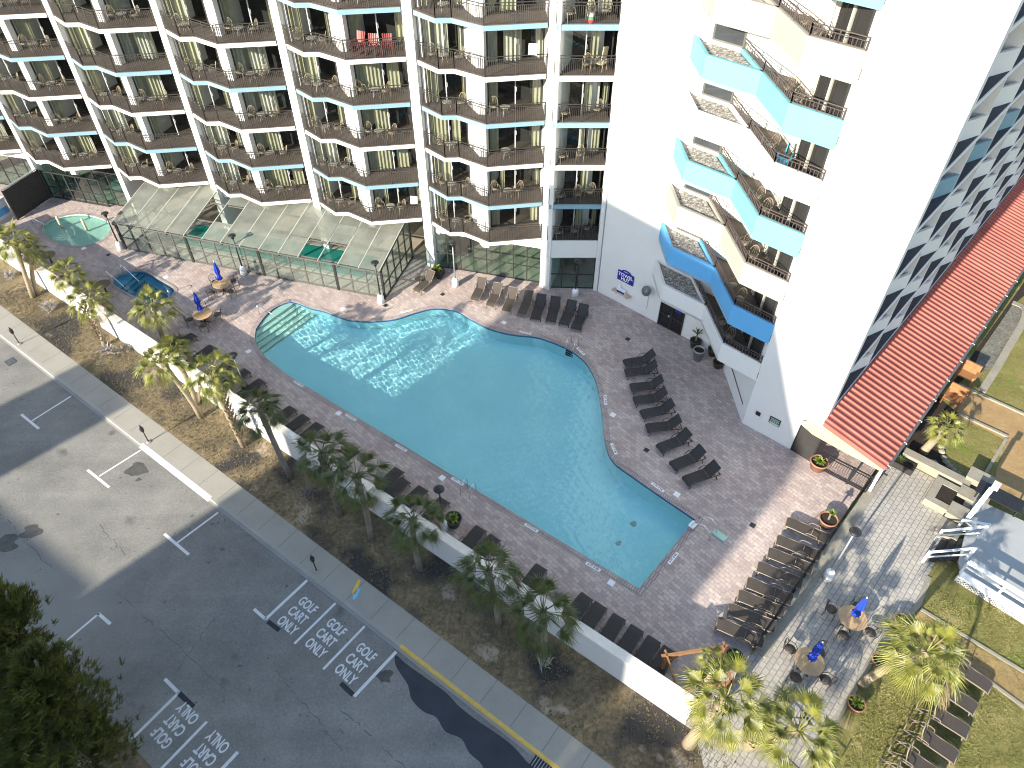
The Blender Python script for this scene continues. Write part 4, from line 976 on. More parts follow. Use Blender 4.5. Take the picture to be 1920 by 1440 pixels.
m.build('rafters', mat('pale_rafter', (0.44, 0.44, 0.38), 0.6, 0.1, 2), pav)
m = MB()
for t in (0.0, .333, .666, 1.0): m.bar(rp(0, t, -.09), rp(1, t, -.09), .07, .07)
m.build('purlins', mat('bronze_mullion', ()), pav)
m = MB()
for i in range(0, NP + 1, 3): m.bar(rp(i / NP, 0, -.2), rp(i / NP, 1, -.2), .09, .16)
m.build('beams', FRAME, pav)
ip = [GA + PDIR * 3.2 + PNI * 1.7, GB - PDIR * 2.2 + PNI * 1.7, GB - PDIR * 2.2 + PNI * 4.3, GA + PDIR * 3.2 + PNI * 4.3]
tag(MB().prism(ip, .012, .03).build('indoor_pool_water', mat('indoor_pool', (0.02, 0.20, 0.17), 0.06, 0.1, 1)), 'dark green indoor pool water under the pavilion roof', 'water', None, 'structure')
tag(ring(ip, 0, .3, .01, .05).build('indoor_pool_coping', CREAM), 'pale coping round the indoor pool under glass', 'coping', None, 'structure')
# curved glass entrance left of the pavilion
e = thing('glass_entrance', 'low glazed entrance wall between black screen and pavilion', 'glazed wall')
glazed(v2(g(100, 370)), v2(g(205, 388)), .03, 2.35, 5, (.06, 1.0, 2.3), 'front_glazing', e, STORE, FRAME, .1)

# ------------------------------------------------------------------ loungers
def make_lounger(name, back, frame, sling, label, cat, group):
    t = thing(name, label, cat, (0, 0, 0), 0, group)
    hx, sh, hw = 1.22, .34, .31; bl = .78; ca_, sa2 = math.cos(back), math.sin(back)
    m = MB()
    for s in (-1, 1):
        m.tube([(-.04, s * hw, sh - .10), (.06, s * hw, sh - .01), (.3, s * hw, sh), (hx, s * hw, sh), (1.9, s * hw, sh - .02)], .024, 6)
        m.tube([(.95, s * (hw + .03), sh), (1.0, s * (hw + .04), sh + .2), (1.15, s * (hw + .04), sh + .24), (1.45, s * (hw + .04), sh + .22), (1.56, s * (hw + .03), sh)], .02, 6)
    m.bar((-.03, -hw, sh - .09), (-.03, hw, sh - .09), .05, .035); m.bar((1.88, -hw, sh - .02), (1.88, hw, sh - .02), .04, .03)
    m.build('frame', frame, t, True)
    m = MB(); k = 5; pts = [(-.02, -.07), (.06, .0), (.35, .015), (.65, .0), (.95, .01), (hx - .02, .02)]
    vs = [(x, -hw + .02, sh + z + .012) for x, z in pts] + [(x, hw - .02, sh + z + .012) for x, z in pts]
    m.add(vs, [(i, i + 1, 7 + i, 6 + i) for i in range(5)]); m.build('seat', sling, t, True)
    m = MB(); P = [(hx, -hw + .015), (hx, hw - .015)]
    vs = []
    for i in range(4): r_ = bl * i / 3; b_ = -.02 * math.sin(i / 3 * math.pi); vs += [(hx + r_ * ca_ - b_ * sa2, y, sh + .02 + r_ * sa2 + b_ * ca_) for _, y in P]
    m.add(vs, [(2 * i, 2 * i + 1, 2 * i + 3, 2 * i + 2) for i in range(3)]); m.build('backrest', sling, t, True)
    m = MB()
    for s in (-1, 1): m.tube([(hx, s * hw, sh + .01), (hx + bl * ca_, s * hw, sh + .01 + bl * sa2)], .022, 6)
    m.tube([(hx + bl * ca_, -hw, sh + .01 + bl * sa2), (hx + bl * ca_, hw, sh + .01 + bl * sa2)], .022, 6)
    if back > .15: m.tube([(hx + bl * .55 * ca_, -hw + .04, sh + bl * .55 * sa2), (hx + .62, -hw + .04, sh - .02)], .014, 5); m.tube([(hx + bl * .55 * ca_, hw - .04, sh + bl * .55 * sa2), (hx + .62, hw - .04, sh - .02)], .014, 5)
    m.build('back_frame', frame, t, True)
    for x in (.12, 1.62):
        for s in (-1, 1): MB().tube([(x, s * hw, sh), (x - .08 if x < 1 else x + .1, s * (hw + .02), 0)], .024, 6).build('leg', frame, t, True)
    return t
LA = make_lounger('sun_lounger', R(44), LFR, SLING, 'x', 'sun lounger', 'loungers along the storefront')
LB = make_lounger('sun_lounger', R(46), LFB, SLINGD, 'x', 'sun lounger', 'black loungers right of the pool')
LC = make_lounger('sun_lounger', R(4), LFR, SLING, 'x', 'sun lounger', 'brown loungers packed along the fence')
LD = make_lounger('sun_lounger', R(2), LFB, SLINGD, 'x', 'sun lounger', 'loungers behind the street wall')
LE = make_lounger('sun_lounger', R(74), LFR, SLING, 'x', 'sun lounger', 'loungers on the lawn')
used = set()
def place(proto, foot, head, label, z=.0, h=.0, flip=False):
    a, b = g(*foot, .30), g(*head, .34 + h); a.z = b.z = z
    rz = ang(a, b)
    if proto.name in used:
        o = dup(proto, a, rz, label)
    else:
        used.add(proto.name); o = proto; o.location = a; o.rotation_euler = (0, 0, rz); o['label'] = label
    return o
LEFT = [((890, 562), (906, 520)), ((919, 573), (937, 528)), ((949, 582), (966, 535)), ((979, 588), (995, 541))]
for i, (f, h) in enumerate(LEFT): place(LA, f, h, f'sunlit taupe lounger by the storefront, {ORD[i]} right of the white lamp base', h=.4)
place(LA, (781, 545), (812, 508), 'taupe lounger standing alone by the pavilion end and planter', h=.4)
for i, (f, h) in enumerate([((1004, 596), (1019, 546)), ((1033, 601), (1045, 550)), ((1057, 607), (1077, 558)), ((1080, 615), (1099, 566))]): place(LB, f, h, f'shaded black lounger near the dark lamp post, {ORD[i]} right of the sunlit ones', h=.4)
for i, (f, h) in enumerate([((1172, 681), (1228, 663)), ((1174, 699), (1232, 684)), ((1184, 727), (1242, 712)), ((1190, 751), (1250, 735)), ((1204, 777), (1266, 756)), ((1214, 803), (1278, 787)), ((1237, 841), (1301, 808)), ((1262, 874), (1325, 840)), ((1286, 902), (1354, 870))]):
    place(LB, f, h, f'black lounger in the row right of the pool, {ORD[i]} down from the tower door pots', h=.4)['group'] = 'black loungers right of the pool'
for i, (f, h) in enumerate([((1476, 978), (1553, 1012)), ((1458, 1012), (1540, 1045)), ((1442, 1036), (1524, 1069)), ((1422, 1062), (1503, 1096)), ((1402, 1092), (1484, 1126)), ((1386, 1116), (1467, 1149)), ((1368, 1142), (1449, 1175)), ((1346, 1168), (1428, 1204))]):
    place(LC, f, h, f'brown flat lounger packed against the dark fence, {ORD[i]} below the terracotta pots')
DL = [(352, 640), (388, 662), (425, 690), (452, 707), (480, 726), (537, 778), (562, 793), (588, 808), (737, 893), (748, 913), (782, 928), (822, 950), (884, 1010), (908, 1030), (990, 1092), (1083, 1138), (1109, 1155), (1143, 1178), (1177, 1199), (1209, 1220), (1238, 1240)]
for i, c in enumerate(DL):
    f = g(c[0] + 12, c[1] - 12, .3); hd = f - Vector((WN.x, WN.y, 0)) * 1.9
    pl_ = v2(f); back = (pl_ - wa).dot(WN) - wt - 1.98
    if back < 0: f = f + Vector((WN.x, WN.y, 0)) * (-back)
    rz = math.atan2(-WN.y, -WN.x)
    lb = f'black lounger behind the white street wall, {ORD[i]} along from the left'
    f.z = .0
    if i == 0: LD.location = f; LD.rotation_euler = (0, 0, rz); LD['label'] = lb
    else: dup(LD, f, rz + random.uniform(-.06, .06), lb)
for i, (f, h) in enumerate([((1828, 1330), (1772, 1288)), ((1814, 1374), (1753, 1332)), ((1792, 1420), (1731, 1374)), ((1764, 1462), (1706, 1417)), ((1742, 1500), (1682, 1455)), ((1856, 1290), (1800, 1248))]):
    place(LE, f, h, ['taupe lounger with upright back on the lawn, second below the palm', 'taupe lounger with upright back on the lawn, third below the palm', 'taupe lounger with upright back on the lawn, fourth below the palm', 'taupe lounger with upright back at the bottom edge of the lawn', 'taupe lounger cut off by the bottom picture edge on the lawn', 'taupe lounger nearest the palm shadow on the lawn'][i], h=.1)

# ------------------------------------------------------------------ lamps
def deck_lamp(name, h, base_m, pole_m, label, pos):
    t = thing(name, label, 'lamp post', pos, random.uniform(0, 6), 'lamp posts on the pool deck')
    MB().lathe([(.24, 0), (.22, .5), (.17, .62), (.10, .66)], 18).build('base', base_m, t, True)
    MB().tube([(0, 0, .6), (0, 0, h - .3)], [.055, .04], 10).build('pole', pole_m, t, True)
    m = MB().lathe([(.05, h - .32), (.10, h - .25), (.12, h - .08), (.26, h - .04), (.25, h), (.08, h + .05)], 18); m.build('lamp_head', BLACK, t, True)
    return t
for (px, h, bm_, pm, lb) in (((227, 467), 3.0, SIGNW, BLACK, 'black lamp post on white base at the pavilion left end'), ((458, 513), 3.15, SIGNW, BLACK, 'black lamp post on white base in front of the pavilion middle'), ((715, 567), 3.25, SIGNW, BLACK, 'black lamp post on white base at the pavilion right corner'),
                            ((854, 536), 3.5, SIGNW, GREYM, 'grey lamp post on white base in front of the storefront'), ((1078, 556), 2.9, SIGNW, BLACK, 'dark lamp post before the narrow bay storefront'), ((462, 733), 2.9, DPOT, GREYM, 'grey lamp post behind the wall left of the pool'),
                            ((832, 992), 3.3, SIGNW, BLACK, 'dark lamp post behind the wall beside the big plant pot'), ((1551, 1084), 3.9, SIGNW, GREYM, 'tall grey lamp post by the fence on the grey walkway')):
    deck_lamp('lamp_post', h, bm_, pm, lb, g(*px))
for (px, lb) in (((37, 645), 'black lantern post on the sidewalk at far left'), ((279, 829), 'black lantern post on the sidewalk by the white kerb'), ((594, 1071), 'black lantern post on the shaded sidewalk above the golf spaces')):
    t = thing('sidewalk_lantern', lb, 'lantern', g(*px), 0, 'lantern posts along the sidewalk'); 
    MB().tube([(0, 0, 0), (0, 0, .85)], .03, 8).build('post', BLACK, t, True)
    MB().lathe([(.05, .85), (.09, .92), (.11, 1.15), (.06, 1.25), (.02, 1.38)], 8).build('lantern_head', BLACK, t)
    MB().lathe([(.14, 0), (.13, .05), (.05, .08)], 12).build('foot', CONC, t)

# ------------------------------------------------------------------ parasol tables
def chair_bm(m, arch=True):
    for s in (-1, 1):
        m.tube([(-.22, s * .22, 0), (-.20, s * .23, .43), (-.22, s * .23, .64), (.05, s * .24, .66), (.22, s * .23, .43), (.24, s * .22, 0)], .016, 5)
    m.tube([(-.2, -.23, .43), (-.26, -.22, .70), (-.31, -.13, .86), (-.33, 0, .92), (-.31, .13, .86), (-.26, .22, .70), (-.2, .23, .43)], .018, 5)
    m.tube([(-.23, -.12, .5), (-.30, -.05, .86)], .010, 4); m.tube([(-.23, .12, .5), (-.30, .05, .86)], .010, 4); m.tube([(-.23, 0, .5), (-.31, 0, .88)], .010, 4)
    m.lathe([(.02, .43), (.23, .43), (.24, .455), (.02, .46)], 12)
    return m
TCH = chair_bm(MB()).mesh('garden_chair', mat('dark_wicker_metal', (0.07, 0.055, 0.045), 0.6, 0.2, 4), True)
def umb_wob(j, z): return 1.0 + (.22 if j % 2 else -.18)
tpr = None
def table_set(px, lb, n, tilt, nm, a0=.4, up=.72):
    c = g(*px, .72); c.z = 0
    t = thing('parasol_table', lb + ' table', 'table', c, 0, 'round tan tables with folded parasols')
    m = MB(); m.lathe([(.02, .69), (.60, .69), (.61, .72), (.46, .725), (.45, .722), (.30, .722), (.29, .726), (.02, .726)], 28); m.build('table_top', TABLET, t)
    m = MB(); m.tube([(0, 0, 0), (0, 0, .69)], .05, 8)
    for k in range(4): a = k * math.pi / 2; m.tube([(0, 0, .12), (.35 * math.cos(a), .35 * math.sin(a), .02)], .03, 6)
    m.build('pedestal', BLACK, t)
    u = thing('parasol', lb + ' folded blue parasol', 'parasol', c, 0, 'folded blue parasols')
    MB().tube([(0, 0, .5), (0, 0, 2.45)], .022, 8).build('pole', GREYM, u)
    m = MB(); m.lathe([(.03, 2.42), (.07, 2.3), (.13, 1.9), (.15, 1.65), (.09, 1.45), (.13, 1.25), (.19, 1.08), (.16, 1.06)], 16, wob=umb_wob); m.build('canopy', BLUEU, u)
    MB().lathe([(.09, 1.42), (.10, 1.45), (.09, 1.48)], 12).build('tie_strap', BLUEU, u); MB().lathe([(.02, 2.42), (.04, 2.48), (.01, 2.54)], 8).build('finial', SIGNW, u)
    for k in range(n):
        a = a0 + k * 2 * math.pi / n
        o = link('garden_chair', TCH, None, (c.x + .86 * math.cos(a), c.y + .86 * math.sin(a), 0), a + math.pi); o.location.z = 0; o.rotation_euler = (0, 0, a + math.pi + random.uniform(-.15, .15)); o.scale = (1, 1, 1)
        o.rotation_euler[2] = a + math.pi + random.uniform(-.2, .2)
        side = ['right', 'upper', 'left', 'lower'][int(((a + math.pi / 4) % (2 * math.pi)) / (math.pi / 2)) % 4]
        tag(o, f'dark arch-back garden chair on the {side} side of the {nm}', 'chair', 'garden chairs at the parasol tables')
table_set((379, 588), 'round tan pool deck table nearest the pool steps:', 4, 0, 'table nearest the pool steps', .3)
table_set((415, 531), 'round tan pool deck table nearest the pavilion:', 4, 0, 'table nearest the pavilion', .9)
table_set((1599, 1158), 'round tan walkway table further from the big palms:', 4, 0, 'upper walkway table', .9)
table_set((1518, 1240), 'round tan walkway table nearer the big palms:', 4, 0, 'lower walkway table', .7)
for (px, lb) in (((98, 493), 'dark round bistro table in the shade by the white wall'), ((200, 468 + 80), 'dark low side table behind the leaning palms')):
    c = g(*px); t = thing('bistro_table', lb, 'table', c); MB().lathe([(.02, .68), (.5, .68), (.5, .71), (.02, .71)], 22).build('table_top', mat('brown_table_top', (0.12, 0.085, 0.06), 0.5, 0.2, 3), t); MB().tube([(0, 0, 0), (0, 0, .68)], .05, 8).build('pedestal', BLACK, t)
c = g(787, 533); t = thing('side_table', 'small dark round side table beside the lone lounger', 'table', c); MB().lathe([(.02, .46), (.3, .46), (.3, .49), (.02, .49)], 18).build('table_top', DPOT, t); MB().tube([(0, 0, 0), (0, 0, .46)], .035, 8).build('pedestal', BLACK, t)

# ------------------------------------------------------------------ balcony chairs and tables
BCH = chair_bm(MB()).mesh('balcony_chair', CHAIRM, True)
BTB = MB(); BTB.lathe([(.01, .5), (.30, .5), (.30, .53), (.01, .53)], 14)
for k in range(3): a = k * 2.1; BTB.tube([(.1 * math.cos(a), .1 * math.sin(a), .5), (.24 * math.cos(a), .24 * math.sin(a), 0)], .014, 5)
BTM = BTB.mesh('balcony_table', mat('glass_top_table', (0.30, 0.28, 0.23), 0.3, 0.2, 3))
rng = random.Random(3)
def bput(me, nm, x, y, z, rz, lb, cat, grp, s=1):
    o = link(nm, me, None, (x, y, z), rz); tag(o, lb, cat, grp)
bayname = {4: 'first bay from the right', 3: 'second bay from the right', 2: 'third bay from the right', 1: 'fourth bay from the right', 0: 'fifth bay from the right', -1: 'leftmost hotel bay'}
MBch = [('balcony_chair', BCH)]
RED = MB()
for i in range(5): RED.bar((-.2 - .0, (i - 2) * .1, .36), (-.42, (i - 2) * .12, .98), .08, .02)
for i in range(4): RED.bar((-.2 + i * .14, -.26, .36 + i * .02), (-.2 + i * .14, .26, .36 + i * .02), .11, .02)
for s in (-1, 1): RED.bar((-.25, s * .28, .06), (.35, s * .28, .02), .05, .06); RED.bar((-.25, s * .32, .58), (.32, s * .32, .58), .1, .025); RED.bar((.28, s * .3, .05), (.28, s * .3, .58), .06, .04); RED.bar((-.28, s * .28, .05), (-.22, s * .28, .5), .05, .04)
REDME = RED.mesh('rocking_chair', REDC)
BEI = MB(); BEI.box((.0, 0, .4), (.5, .5, .05)); BEI.bar((-.24, 0, .4), (-.42, 0, 1.12), .5, .04, (0, 1, 0))
for s in (-1, 1): BEI.bar((.22, s * .24, 0), (.2, s * .24, .6), .03, .03); BEI.bar((-.24, s * .24, 0), (-.22, s * .24, .6), .03, .03); BEI.bar((-.24, s * .25, .6), (.22, s * .25, .6), .04, .03)
BEIME = BEI.mesh('high_back_chair', BEIGE)
for k in range(-1, 5):
    for f in range(6):
        z = Z1 + STO * f + .29
        for ui, (cu, cv_) in enumerate(((2.55, .45), (6.0, .15))):
            dn = ['left', 'right'][ui]; where = f'{dn} doors, {ORD[f]} floor, {bayname[k]}'
            if f == 4 and k == 3 and ui == 1:
                for j, (du, dv) in enumerate(((-.55, .1), (.35, .25), (1.2, .0))):
                    p = hp(k, cu + du, cv_ + dv - .1); bput(REDME, 'rocking_chair', p.x, p.y, z, R(-100) + (j - 1) * .25, f'red slatted rocking chair, {["left", "middle", "right"][j]} of the three red ones', 'chair', 'red rocking chairs on a balcony')
                continue
            if rng.random() < .1: continue
            p = hp(k, cu + rng.uniform(-.1, .1), cv_ + rng.uniform(-.1, .1)); bput(BTM, 'balcony_table', p.x, p.y, z, 0, f'small round table, {where}', 'table', 'small tables on the hotel balconies')
            for j, sgn in enumerate((-1, 1)):
                if rng.random() < .1: continue
                q = hp(k, cu + sgn * (.62 + rng.uniform(0, .2)), cv_ - (.16 if ui else .05) * sgn * (1 if ui else 1) - .12 + rng.uniform(-.08, .12))
                face = R(-107) - sgn * R(38) + rng.uniform(-.5, .5)
                hb = (f == 1 and k == 3 and ui == 1)
                bput(BEIME if hb else BCH, 'high_back_chair' if hb else 'balcony_chair', q.x, q.y, z, face, f'{"beige high-back" if hb else "tan arch-back"} chair {["left", "right"][j]} of table, {where}', 'chair', 'chairs on the hotel balconies')
for f in range(6):
    z = Z1 + STO * f + .29
    for j, (x, y) in enumerate(((.7, .28), (1.75, .45), (2.55, .75))):
        if (f + j) % 5 == 4: continue
        bput(BEIME if (f == 4 and j == 2) else BCH, 'balcony_chair', NB0.x + x, NB0.y + y, z, R(-100) + (1 - j) * .5, f'{"beige fabric" if (f == 4 and j == 2) else "tan arch-back"} chair, {["left", "middle", "right"][j]}, {ORD[f]} balcony up of the narrow bay', 'chair', 'chairs on the narrow bay balconies')
for k in range(8):
    z = BZ + BS * k + .605
    for j, (t, o_) in enumerate(((.42, .55), (.78, .55))):
        if k == 4 and j == 1: continue
        q = P2.lerp(P3, t) + Vector((o_ + .1, .05)); bput(BCH, 'balcony_chair', q.x, q.y, z, R(-150) + j * .4, f'tan arch-back chair, {["upper", "lower"][j]} of two on the {ORD[k]} tower balcony up', 'chair', 'chairs on the tower balconies')
q = P2.lerp(P3, .8) + Vector((.75, .0)); m = MB(); m.bar((-.3, 0, .35), (.35, 0, .38), .55, .03, (0, 0, 1)); m.bar((-.3, 0, .36), (-.55, 0, .95), .55, .03, (0, 1, 0))
for s in (-1, 1): m.bar((-.3, s * .29, .0), (-.3, s * .29, .58), .03, .03); m.bar((.3, s * .29, 0), (.3, s * .29, .58), .03, .03); m.bar((-.35, s * .29, .58), (.32, s * .29, .58), .04, .03)
bput(m.mesh('beach_chair', mat('turquoise_fabric', (0.04, 0.40, 0.62), 0.7, 0.15, 5)), 'beach_chair', q.x, q.y, BZ + BS * 4 + .605, R(-120), 'turquoise folding beach chair on a tower balcony', 'chair', None)
m = MB(); m.mi = 0; m.lathe([(.16, 0), (.2, .12), (.2, .2)], 12); m.mi = 1; m.lathe([(.2, .2), (.19, .34)], 12, cap=False); m.mi = 2; m.lathe([(.19, .34), (.16, .45), (.05, .5)], 12)
o = m.build('beach_bag', [mat('red_fabric', (0.4, 0.05, 0.04), .8, .1, 4), mat('green_fabric', (0.05, 0.3, 0.12), .8, .1, 4), SIGNW]); o.location = (NB0.x + 1.75, NB0.y + .2, Z1 + STO * 5 + .29); tag(o, 'red green and white beach bag on the top visible narrow balcony', 'bag')
# white towels over balcony rails
for (px, z_, lb) in (((998, 103), 16.0, 'white towel over a chair at the right end of the upper balcony'), ((776, 383), 5.0, 'white towel hung at the right end of the lowest balcony')):
    p = g(*px, z_ - .35); m = MB(); m.add([(x, .03 * math.sin(9 * x), z) for x in (-.22, -.1, .02, .14, .24) for z in (0, .55)], [(2 * i, 2 * i + 2, 2 * i + 3, 2 * i + 1) for i in range(4)])
    o = m.build('hung_towel', SIGNW); o.location = p; o.rotation_euler = (R(-12), 0, R(-17)); tag(o, lb, 'towel')

# ------------------------------------------------------------------ garden on the right
def poly(px, z): return MB().sheet([[v2(g(*p)) for p in px]], z)
struct('walkway', poly([(1400, 1236), (1425, 1214), (1648, 897), (1668, 866), (1692, 866), (1812, 930), (1806, 962), (1778, 1010), (1740, 1078), (1722, 1132), (1672, 1182), (1625, 1250), (1565, 1352), (1490, 1480), (1330, 1480), (1300, 1362)], .011), WALKP, 'grey paved walkway between the dark fence and the lawn', 'walkway')
m = MB(); pts = [v2(g(*p)) for p in ((1742, 1082), (1722, 1134), (1672, 1184), (1625, 1252), (1565, 1354), (1490, 1480))]
for i in range(len(pts) - 1): m.bar((*pts[i], .02), (*pts[i + 1], .02), .22, .05)
struct('walkway_edging', m, STONE, 'pale stone edging along the right side of the grey walkway', 'edging')
struct('garden_path', poly([(1724, 1146), (1925, 1269), (1935, 1345), (1780, 1225), (1700, 1175)], .012), ORANGEP, 'stamped orange path crossing the lower lawn', 'path')
m = MB()
for a, b in (((1726, 1143), (1935, 1270)), ((1762, 1210), (1935, 1338))): m.bar((*v2(g(*a)), .03), (*v2(g(*b)), .03), .14, .07)
struct('path_edging', m, STONE, 'pale stone edging along both sides of the orange path', 'edging')
struct('garden_path', poly([(1784, 742), (1794, 720), (1940, 787), (1940, 965), (1862, 932), (1868, 882), (1889, 828), (1840, 802), (1774, 772)], .012), ORANGEP, 'tan stamped path between the two upper lawns', 'path')
m = MB()
for a, b in (((1797, 722), (1940, 787)), ((1797, 777), (1889, 820)), ((1886, 824), (1842, 896))): m.bar((*v2(g(*a)), .05), (*v2(g(*b)), .05), .16, .1)
struct('path_edging', m, STONE, 'pale kerb stones edging the upper tan path', 'edging')
struct('mulch_shade_bed', poly([(1676, 846), (1756, 742), (1800, 778), (1776, 812), (1768, 842), (1780, 868), (1815, 900), (1808, 914)], .013), SOIL, 'dark mulch bed around the short palm beside the canopy', 'bed')
struct('mulch_shade_bed', poly([(1762, 752), (1925, 522), (1950, 530), (1897, 574), (1836, 662), (1822, 700), (1798, 718), (1784, 742)], .013), SOIL, 'dark painted shade strip along the canopy gutter', 'bed')  # dark sheet painting the shade between canopy and rock bed
struct('rock_bed', poly([(1836, 663), (1898, 572), (1918, 580), (1914, 606), (1882, 660), (1868, 684), (1840, 700), (1822, 700)], .02), ROCK, 'grey rocky bed beyond the canopy', 'rocks')
m = MB(); pts = catmull([v2(g(*p)) for p in ((1898, 568), (1921, 580), (1917, 606), (1886, 660), (1870, 688), (1840, 735))], 4, closed=False)
for i in range(len(pts) - 1): m.bar((*pts[i], .04), (*pts[i + 1], .04), .42, .07)
struct('rock_bed_edging', m, STONE, 'pale curved edging path around the grey rock bed', 'edging')
rr = random.Random(5)
def rock(nm, c, r, lb, mt=STONE, grp=None):
    m = MB(); k = 9; ph = [rr.uniform(.8, 1.15) for _ in range(k * 4)]
    for_ = [(r * math.cos(a), r * .7 * math.sin(a)) for a in (0.0, .4, .9, 1.4)]
    m.lathe([(q, z) for q, z in for_], k, wob=lambda j, z: ph[(j + int(z * 50)) % len(ph)]); o = m.build(nm, mt, None, False); o.location = c; o.rotation_euler = (0, 0, rr.uniform(0, 6)); return tag(o, lb, 'rock', grp)
rock('boulder', g(1807, 678), .42, 'pale boulder at the canopy gutter beside the dark strip')
pts = catmull([v2(g(*p)) for p in ((1764, 838), (1769, 858), (1780, 874), (1795, 888), (1806, 897), (1818, 898))], 2, closed=False)
for i, p in enumerate(pts): rock('edging_stone', (p.x, p.y, 0), .19, 'rounded edging stone in the curved row round the mulch bed', STONE, 'edging stones round the mulch bed')
rock('bush_rock', g(1748, 872), .38, 'grey lump of dead shrub in the mulch bed by the low wall', GREYSH)
# low stone wall, planters, blocks
a, b = v2(g(1690, 857)), v2(g(1810, 919)); r_ = ang(a, b); c = (a + b) / 2
o = MB().box((0, 0, .25), ((b - a).length, .42, .5)).box((0, 0, .53), ((b - a).length + .06, .5, .07)).build('stone_wall', STONE); o.location = (*c, 0); o.rotation_euler = (0, 0, r_); tag(o, 'low pale stone wall between grey walkway and mulch bed', 'wall')
def box_planter(nm, px, lb, rim, h, d, rot, fill=SOIL):
    t = thing(nm, lb, 'planter', g(*px), rot); x, y = d
    m = MB()
    for (cx, cy, sx, sy) in ((0, y / 2 - rim / 2, x, rim), (0, -y / 2 + rim / 2, x, rim), (x / 2 - rim / 2, 0, rim, y - 2 * rim), (-x / 2 + rim / 2, 0, rim, y - 2 * rim)): m.box((cx, cy, h / 2), (sx, sy, h))
    m.build('rim', STONE if nm == 'stone_planter' else FRAME, t); MB().box((0, 0, h / 2 - .04), (x - 2 * rim, y - 2 * rim, h)).build('soil', fill, t); return t
box_planter('stone_planter', (1776, 942), 'square stone planter of bare dark soil at the end of the walkway', .38, .45, (1.95, 1.9), r_)
lp = box_planter('low_planter', (1690, 876), 'dark low planter box with sparse plants at the canopy corner', .08, .4, (1.15, .6), r_)
for px, d, h, lb in (((1826, 912), (1.1, .8), .75, 'tall pale stone block beside the white shower post'), ((1816, 943), (1.3, .72), .55, 'pale stone bench block below the tall block'), ((1790, 975), (1.0, .85), .62, 'pale stone block below the bench block'), ((1775, 998), (.95, .9), .3, 'low pale stone block at the top of the steps')):
    o = MB().box((0, 0, h / 2), (d[0], d[1], h)).box((0, 0, h + .03), (d[0] + .06, d[1] + .06, .07)).build('stone_block', STONE); o.location = g(*px); o.rotation_euler = (0, 0, r_); tag(o, lb, 'stone block', 'stone blocks beside the steps')
# white shower post
p = g(1802, 988); t = thing('shower_post', 'tall white double shower post with arm beside the grey deck', 'post', p, R(45))
MB().box((0, 0, 1.55), (.2, .2, 3.1)).build('post', WHITEM, t); MB().box((.26, -.05, 2.1), (.16, .16, 2.0)).build('upper_post', WHITEM, t); MB().box((.3, -.1, 3.16), (.5, .3, .12)).build('arm', WHITEM, t)
# raised grey deck with white rail and steps
dk = thing('raised_deck', 'raised grey boardwalk deck with white railings at the right edge', 'deck')
ZD = .62
dp = [g(1828, 934, ZD), g(1935, 984, ZD), g(1990, 1160, ZD), g(1922, 1158, ZD), g(1806, 1082, ZD), g(1797, 1052, ZD)]
MB().prism([v2(p) for p in dp], ZD - .12, ZD).build('deck_boards', GREYD, dk)
m = MB(); e0_, e1_ = g(1800, 1074, ZD), g(1935, 1158, ZD)
ed = (v2(e1_) - v2(e0_)).normalized(); en = Vector((ed.y, -ed.x))
def rail_run(a, b, nm, h=1.0):
    a, b = v2(a), v2(b); d = (b - a).normalized(); l = (b - a).length; m = MB()
    m.bar((*a, ZD + h), (*b, ZD + h), .22, .05); m.bar((*a, ZD + h - .12), (*b, ZD + h - .12), .04, .1); m.bar((*a, ZD + .14), (*b, ZD + .14), .06, .1); m.bar((*a, ZD + .55), (*b, ZD + .55), .05, .09)
    for i in range(int(l / 1.6) + 1): q = a + d * min(l, i * 1.6); m.box((q.x, q.y, ZD + h / 2), (.1, .1, h), math.atan2(d.y, d.x))
    m.build(nm, WHITEM, dk)
rail_run(e0_, e1_, 'railing', .95)
sk = MB(); q0, q1 = v2(e0_) + en * .06, v2(e1_) + en * .06; l = (q1 - q0).length; n = int(l / .16)
for i in range(-4, n):
    for s in (1, -1):
        x0, x1 = i * .16, i * .16 + .6
        if s < 0: x0, x1 = x1, x0
        sk.bar((*(q0 + ed * max(0, min(l, x0))), .02), (*(q0 + ed * max(0, min(l, x1))), .58), .035, .012, (en.x, en.y, 0))
sk.build('lattice_skirt', WHITEM, dk)
MB().bar((*(v2(e0_) + en * .1), ZD - .02), (*(v2(e1_) + en * .1), ZD - .02), .26, .14).build('fascia_board', WHITEM, dk)
# steps
stp = thing('deck_steps', 'dark steps with white handrails leading up to the grey deck', 'steps')
s_a, s_b = v2(g(1822, 1022)), v2(g(1800, 1062)); s_c = v2(g(1750, 1056)); sdir = (s_c - s_b).normalized(); sl = 1.7
for i in range(4):
    z = ZD * (4 - i) / 4.4; a = s_a + sdir * (.38 * i); b = s_b + sdir * (.38 * i); MB().prism([a, b, b + sdir * .35, a + sdir * .35], z - .05, z).build('tread', BLACK, stp)
for (p, nm) in ((s_a, 'handrail'), (s_b, 'handrail')):
    e = p + sdir * 1.7; m = MB(); m.bar((*p, ZD + .95), (*e, .85), .1, .06); m.bar((*p, ZD + .45), (*e, .42), .05, .06)
    for q, z0, z1 in ((p, 0, ZD + 1.0), (e, 0, .92)): m.box((q.x, q.y, (z0 + z1) / 2), (.1, .1, z1 - z0), ang((0, 0), sdir))
    m.build(nm, WHITEM, stp)
w1_, w2_ = v2(g(1790, 996)), v2(g(1838, 1004)); m = MB(); m.bar((*w1_, .95), (*w2_, .95), .12, .05); m.bar((*w1_, .15), (*w2_, .15), .06, .06); m.bar((*w1_, .15), (*w2_, .95), .06, .05); m.bar((*w2_, .15), (*w1_, .95), .06, .05)
for q in (w1_, w2_): m.bar((*q, 0), (*q, 1.0), .09, .09)
